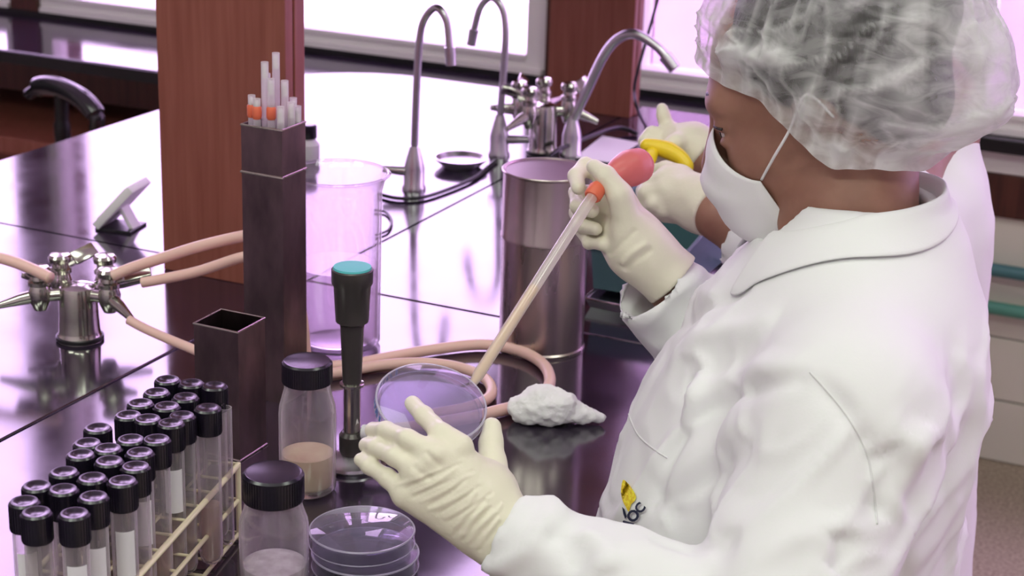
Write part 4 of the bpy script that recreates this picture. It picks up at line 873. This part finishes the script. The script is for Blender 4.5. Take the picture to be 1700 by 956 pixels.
# gloves
def glove(name, parent, org, pts, wrist, palm, fingers, h=.0017, creases=(), seed=1):
    allp = np.array(pts); S = Solid(allp.min(0)-.035, allp.max(0)+.035, h)
    for a, b, r0, r1 in palm: S.cone(a, b, r0, r1, .016)
    for ch, rs in fingers: S.chain(ch, rs, .005)
    a, b, r0, r1 = wrist; S.cone(a, b, r0, r1, .02)
    d = (b-a)/np.linalg.norm(b-a); S.halfspace(b, -d)
    V, Q = S.mesh(2)
    if len(creases): V = folds(V, Q, bvh_of(V, Q), creases)
    N = vnormals(V, Q); V = V+N*(vnoise(V, 70, seed)*.0007)[:, None]
    return solid_obj(name, V, Q, MT['glove'], parent, org)
A = lambda *p: at(*p)
fing = [([A(765, 740, 1.440), A(730, 718, 1.447), A(704, 690, 1.474), A(685, 670, 1.494)], (.0100, .0086, .0078, .0070)),
        ([A(722, 754, 1.434), A(676, 728, 1.443), A(641, 715, 1.470), A(619, 714, 1.490)], (.0095, .0080, .0075, .0068)),
        ([A(694, 783, 1.436), A(655, 757, 1.444), A(625, 743, 1.466), A(608, 739, 1.482)], (.0092, .0078, .0072, .0065)),
        ([A(672, 818, 1.442), A(644, 794, 1.448), A(615, 774, 1.463), A(599, 763, 1.473)], (.0090, .0073, .0066, .0058)),
        ([A(822, 812, 1.472), A(817, 768, 1.492), A(815, 734, 1.503), A(816, 708, 1.510)], (.0150, .0118, .0100, .0080))]
wc = A(808, 852, 1.455)
palm = [(wc, A(757, 752, 1.443), .021, .0125), (wc, A(722, 758, 1.437), .022, .0125), (wc+.3*(A(720, 790, 1.44)-wc), A(694, 786, 1.438), .022, .0122), (A(785, 872, 1.452), A(674, 822, 1.443), .020, .0115), (wc, A(822, 806, 1.474), .020, .016), (A(770, 800, 1.450), A(800, 800, 1.458), .018, .018)]
CRS = [([(656+9*k+(k % 3)*4, 806+7*k), (705+9*k, 790+6*k-(k % 2)*4), (775+5*k-(k % 3)*12, 762+6*k)], .0016, (-.0011 if k % 2 else .0009)) for k in range(13)]+[([(745+7*k, 888+4*k), (772+7*k, 855+4*k), (806+4*k, 822+6*k)], .0016, (-.0011 if k % 2 else .0010)) for k in range(8)]+[([(706, 748), (718, 762), (735, 775)], .003, -.0012), ([(684, 772), (700, 786), (718, 796)], .003, -.0012)]
glove('glove', P1, ORG, [p for c, _ in fing for p in c]+[A(870, 920, 1.45)], (wc, A(846, 897, 1.452), .026, .0295), palm, fing, .0013, CRS, 2)
fing = [([A(1008, 296, 1.790), A(972, 276, 1.795), A(956, 292, 1.778), A(961, 312, 1.757)], (.0100, .0086, .0080, .0074)),
        ([A(996, 322, 1.805), A(958, 320, 1.803), A(960, 342, 1.778), A(983, 350, 1.753)], (.0100, .0086, .0080, .0074)),
        ([A(990, 352, 1.808), A(958, 352, 1.800), A(966, 374, 1.774), A(988, 380, 1.754)], (.0095, .0080, .0074, .0067)),
        ([A(992, 386, 1.800), A(966, 380, 1.792), A(978, 403, 1.772), A(1000, 405, 1.756)], (.0090, .0072, .0066, .0060)),
        ([A(1046, 382, 1.748), A(1030, 325, 1.735), A(1006, 292, 1.738), A(986, 277, 1.748)], (.0165, .0125, .0100, .0080))]
wc = A(1060, 412, 1.764)
palm = [(wc, A(1016, 305, 1.780), .022, .0150), (wc, A(1002, 325, 1.795), .022, .0145), (wc, A(998, 355, 1.798), .022, .0140), (wc, A(1000, 390, 1.792), .020, .0130), (wc, A(1044, 375, 1.750), .022, .017)]
CRS = [([(1030, 440), (1050, 420), (1078, 402)], .003, .0022), ([(1010, 425), (1030, 405), (1058, 380)], .003, -.0018), ([(1035, 450), (1055, 432), (1085, 412)], .003, -.002)]
glove('glove', P1, ORG, [p for c, _ in fing for p in c]+[A(1150, 500, 1.77)], (wc, A(1118, 466, 1.768), .0270, .0320), palm, fing, .0018, CRS, 4)
# legs and shoes
def lower_body(P, org, f, l, c):
    S = Solid((c[0]-.2, c[1]-.25, -.9), (c[0]+.2, c[1]+.25, -.05), .011)
    for s in (-1, 1): leg(S, np.array([c[0], c[1], -.12])+s*.085*l, np.array([c[0], c[1], -.85])+s*.09*l)
    V, Q = S.mesh(1); solid_obj('trousers', V, Q, MT['trouser'], P, org)
    for s in (-1, 1):
        p = np.array([c[0], c[1], -.87])+s*.09*l; S = Solid(p-.22, p+.22, .008); S.cone(p-f*.05, p+f*.13, .042, .034, .01); S.cone(p-f*.02, p+f*.02+np.array([0, 0, .05]), .04, .04, .02); S.halfspace((0, 0, -.895), (0, 0, 1)); V, Q = S.mesh(1)
        solid_obj('shoe', V, Q, MT['shoe'], P, org)
lower_body(P1, ORG, FT, LT, (-.34, 1.49))
# ------------------------------------------------------------------ the second worker, behind
FT2 = np.array([-.985, -.17, 0]); FT2 /= np.linalg.norm(FT2); LT2 = np.array([-FT2[1], FT2[0], 0])
HC = at(1372, 40, 2.10); HD2 = Head(HC, 22, 25)
NB2 = HD2.w(-.055, 0, -.135)
C2 = np.array([-.437, 2.03, 0]); ORG2 = np.array([C2[0], C2[1], -.9])
P2_ = thing('person', 'second person in white coat mostly hidden behind the first worker', 'person', tuple(ORG2))
zn = NB2[2]
SL2 = C2+LT2*.165+np.array([0, 0, zn-.085]); SR2 = C2-LT2*.165+np.array([0, 0, zn-.085])
WL2, WR2 = at(1192, 358, 2.02), at(1165, 262, 2.16)
EL2 = (SL2+WL2)/2+np.array([.05, -.02, -.075]); ER2 = (SR2+WR2)/2+np.array([.05, .04, -.09])
lo = np.minimum.reduce([SL2, SR2, WL2, WR2, EL2, ER2, HC])-.16; hi = np.maximum.reduce([SL2, SR2, WL2, WR2, EL2, ER2, HC])+.17
S = Solid((lo[0], lo[1], -.02), hi, .0055)
add_head(S, HD2); S.cone(HD2.w(-.030, 0, -.035), NB2, .056, .060, .03); S.cone(NB2, NB2+np.array([0, 0, -.2]), .075, .10, .05)
for s, e, w_, h_ in ((SL2, EL2, WL2, at(1150, 330, 2.06)), (SR2, ER2, WR2, at(1140, 235, 2.17))): S.cone(NB2, s, .06, .05, .04); S.cone(s, e, .048, .040, .02); S.cone(e, w_, .040, .027, .01); S.cone(w_, h_, .026, .022, .01)
V, Q = S.mesh(2); solid_obj('body', V, Q, MT['skin'], P2_, ORG2); eyes(HD2, P2_, ORG2)
S = Solid((lo[0]-.05, lo[1]-.08, -.52), (hi[0]+.06, hi[1]+.08, zn+.05), .0075)
cx, cy = C2[0], C2[1]
S.loft([(-.51, cx+.02, cy, .14, .20), (-.2, cx+.01, cy, .128, .19), (.0, cx, cy, .122, .185), (zn-.16, cx, cy, .12, .18), (zn-.11, cx+.002, cy, .115, .17), (zn-.07, cx+.004, cy, .10, .145), (zn-.03, NB2[0], NB2[1], .085, .10), (zn+.02, NB2[0], NB2[1], .072, .074)], FT2, LT2)
c2l = WL2+(EL2-WL2)*.18; c2r = WR2+(ER2-WR2)*.15
S.cone(SL2, EL2, .076, .062, .05); S.cone(EL2, c2l, .060, .042, .012); S.cone(SR2, ER2, .076, .062, .05); S.cone(ER2, c2r, .060, .042, .012)
for c, e in ((c2l, EL2), (c2r, ER2)):
    d = (c-e)/np.linalg.norm(c-e); cut_end(S, c, d, .08); S.cone(c-d*.05, c+d*.05, .030, .040, .003, True)
S.cone(NB2+np.array([0, 0, -.01]), NB2+np.array([0, 0, .09]), .058, .068, .006, True)
V, Q = S.mesh(2); N = vnormals(V, Q); V = V+N*(vnoise(V*np.array([1, 1, .6]), 11, 8)*.006+vnoise(V, 28, 9)*.002)[:, None]
solid_obj('lab_coat', V, Q, MT['coat'], P2_, ORG2)
S = Solid(HD2.c-np.array([.19, .15, .15]), HD2.c+np.array([.19, .15, .19]), .007)
S.ell(HD2.w(-.020, 0, .045), (.103, .083, .090), HD2.axes); S.ell(HD2.w(-.07, 0, -.02), (.05, .068, .05), HD2.axes, .02); S.halfspace(HD2.w(0, 0, .004), math.cos(tl_)*HD2.u-math.sin(tl_)*HD2.f)
V, Q = S.mesh(1); solid_obj('hair', V, Q, MT['hair'], P2_, ORG2)
bouffant(HD2, P2_, ORG2, 1.05, 11); face_mask(HD2, P2_, ORG2)
fing = [([A(1098, 300, 2.06), A(1075, 305, 2.07), A(1068, 318, 2.08), A(1075, 326, 2.07)], (.010, .009, .0085, .0078)), ([A(1100, 315, 2.05), A(1072, 320, 2.06), A(1068, 335, 2.07), A(1080, 342, 2.06)], (.0105, .0095, .009, .008)),
        ([A(1108, 330, 2.05), A(1085, 338, 2.05), A(1082, 350, 2.06), A(1095, 354, 2.06)], (.0105, .009, .0085, .0078)), ([A(1120, 342, 2.05), A(1102, 350, 2.05), A(1104, 358, 2.06), A(1115, 360, 2.06)], (.010, .008, .0075, .007)),
        ([A(1130, 292, 2.08), A(1105, 282, 2.09), A(1085, 286, 2.10), A(1072, 294, 2.10)], (.0135, .011, .0095, .008))]
wc = A(1160, 338, 2.045)
palm = [(wc, A(1110, 300, 2.07), .023, .018), (wc, A(1110, 320, 2.055), .025, .018), (wc, A(1122, 338, 2.055), .023, .016), (wc, A(1135, 300, 2.075), .022, .016)]
glove('glove', P2_, ORG2, [p for c, _ in fing for p in c]+[A(1200, 380, 2.03)], (wc, A(1186, 352, 2.025), .027, .029), palm, fing, .0026, (), 5)
fing = [([A(1115, 222, 2.18), A(1106, 205, 2.18), A(1101, 192, 2.18), A(1099, 180, 2.18)], (.010, .009, .0082, .0072)), ([A(1105, 228, 2.175), A(1082, 222, 2.17), A(1072, 235, 2.165), A(1078, 246, 2.16)], (.0105, .0095, .009, .008)),
        ([A(1108, 240, 2.17), A(1086, 238, 2.165), A(1080, 252, 2.16), A(1090, 258, 2.155)], (.0105, .009, .0085, .0078)), ([A(1118, 252, 2.165), A(1100, 254, 2.16), A(1100, 264, 2.155), A(1110, 268, 2.155)], (.010, .008, .0075, .007)),
        ([A(1140, 235, 2.15), A(1122, 236, 2.135), A(1108, 246, 2.13), A(1100, 256, 2.13)], (.013, .011, .0095, .008))]
wc = A(1150, 246, 2.165)
palm = [(wc, A(1116, 226, 2.178), .022, .016), (wc, A(1110, 240, 2.172), .023, .016), (wc, A(1120, 252, 2.165), .021, .014), (wc, A(1136, 238, 2.152), .02, .015)]
glove('glove', P2_, ORG2, [p for c, _ in fing for p in c]+[A(1185, 280, 2.16)], (wc, A(1170, 262, 2.16), .026, .028), palm, fing, .0026, (), 6)
lower_body(P2_, ORG2, FT2, LT2, (C2[0]+.012, C2[1]))
# ------------------------------------------------------------------ things around the hands
ty = [A(1064, 240, 2.13), A(1085, 243, 2.125), A(1110, 250, 2.12), A(1132, 264, 2.115), A(1146, 284, 2.11)]
t = thing('yellow_holder', 'bright yellow curved plastic holder in the second worker\'s gloves', 'holder', tuple(ty[0]))
obj('grip', sweep([tuple(np.array(q)-ty[0]) for q in catmull(ty, 8)], list(np.interp(np.linspace(0, 1, 33), [0, .1, .5, .9, 1], [.004, .008, .011, .008, .004])), 14), MT['yellow'], t, 180)
ty2 = [ty[1]+np.array([0, 0, -.004]), A(1078, 268, 2.105), A(1066, 290, 2.10), A(1060, 306, 2.10)]
obj('arm', sweep([tuple(np.array(q)-ty[0]) for q in catmull(ty2, 8)], .0075, 12), MT['yellow'], t, 180)
# teal bin on a steel tray
tb = [onz(980, 478), onz(1168, 420), onz(1250, 330), onz(1068, 372)]
t = thing('steel_tray', 'shallow steel tray under the teal bin beside the steel cylinder', 'tray', tuple((onz(985, 512)+onz(1200, 430))/2))
TO = np.array(t.location)
q4 = [onz(970, 512), onz(1150, 548), onz(1270, 455), onz(1065, 420)]; qc = sum(q4)/4
def inset(qs, k): c = sum(qs)/len(qs); return [c+(q-c)*k for q in qs]
rim, inn, bot = q4, inset(q4, .95), inset(q4, .93)
vv = [tuple(q-TO+np.array([0, 0, z])) for ring, z in ((bot, 0), (rim, .014), (inn, .014), (bot, .0015)) for q in ring]
ff = [(3, 2, 1, 0)]+[(r*4+k, r*4+(k+1) % 4, (r+1)*4+(k+1) % 4, (r+1)*4+k) for r in range(3) for k in range(4)]+[(12, 13, 14, 15)]
obj('pan', (vv, ff), MT['chrome_dull'], t, None)
obj('rim', sweep([tuple(q-TO+np.array([0, 0, .014])) for q in rim], .0016, 6, True), MT['chrome'], t)
qt = [onz(985, 478, .016), onz(1120, 500, .016), onz(1205, 430, .016), onz(1060, 395, .016)]; c = sum(qt)/4
t = thing('teal_bin', 'dark teal plastic bin below the second worker\'s gloved hand', 'bin', tuple(c)); hi_ = [.055, .055, .085, .085]
o0 = [q-c for q in qt]; o1 = [o*1.06+np.array([0, 0, h]) for o, h in zip(o0, hi_)]; o2 = [o*1.0+np.array([0, 0, h]) for o, h in zip(o0, hi_)]; o3 = [o*.95+np.array([0, 0, .003]) for o in o0]
vv = [tuple(q) for q in o0+o1+o2+o3]; obj('body', (vv, ff), MT['teal'], t, None)
obj('lip', sweep([tuple(q) for q in o1], .0025, 6, True), MT['teal'], t)
def sheet(px, lb, z=.002):
    q = [onz(x, y, z) for x, y in px]; c = sum(q)/len(q); n = len(q)
    v = [tuple(p-c) for p in q]+[tuple(p-c+np.array([0, 0, .0012])) for p in q]
    return tag(obj('paper_sheet', (v, [tuple(range(n))[::-1], tuple(range(n, 2*n))]+[(k, (k+1) % n, n+(k+1) % n, n+k) for k in range(n)]), MT['paper'], None, None, tuple(c)), lb, 'paper', 'papers on the bench')
sheet([(955, 262), (1010, 270), (1062, 238), (1000, 226)], 'white paper lying at the foot of the bent tap')
sheet([(1165, 405), (1215, 412), (1240, 385), (1190, 378)], 'white paper scrap right of the teal bin')
# cotton wool
c = onz(918, 702); S = Solid(c+np.array([-.08, -.06, 0.001]), c+np.array([.09, .08, .06]), .0022)
rnd = random.Random(5)
for dx, dz, r_ in ((-.034, .012, .013), (-.020, .019, .019), (-.004, .021, .020), (.010, .017, .016), (.026, .011, .011), (.040, .010, .0075), (.051, .009, .004)):
    S.ell(c+RT*dx*np.array([1, 1, 0])+np.array([0, 0, dz]), (r_*1.15, r_, r_*.95), None, .012)
S.halfspace((0, 0, .002), (0, 0, 1)); V, Q = S.mesh(1); N = vnormals(V, Q); V = V+N*(vnoise(V, 60, 6)*.0035+vnoise(V, 150, 2)*.0018+vnoise(V, 420, 4)*.0009)[:, None]
V[:, 2] = np.maximum(V[:, 2], .0008)
tag(solid_obj('cotton_wad', V, Q, MT['cotton'], None), 'white wad of cotton wool on the bench beside the hose', 'cotton')
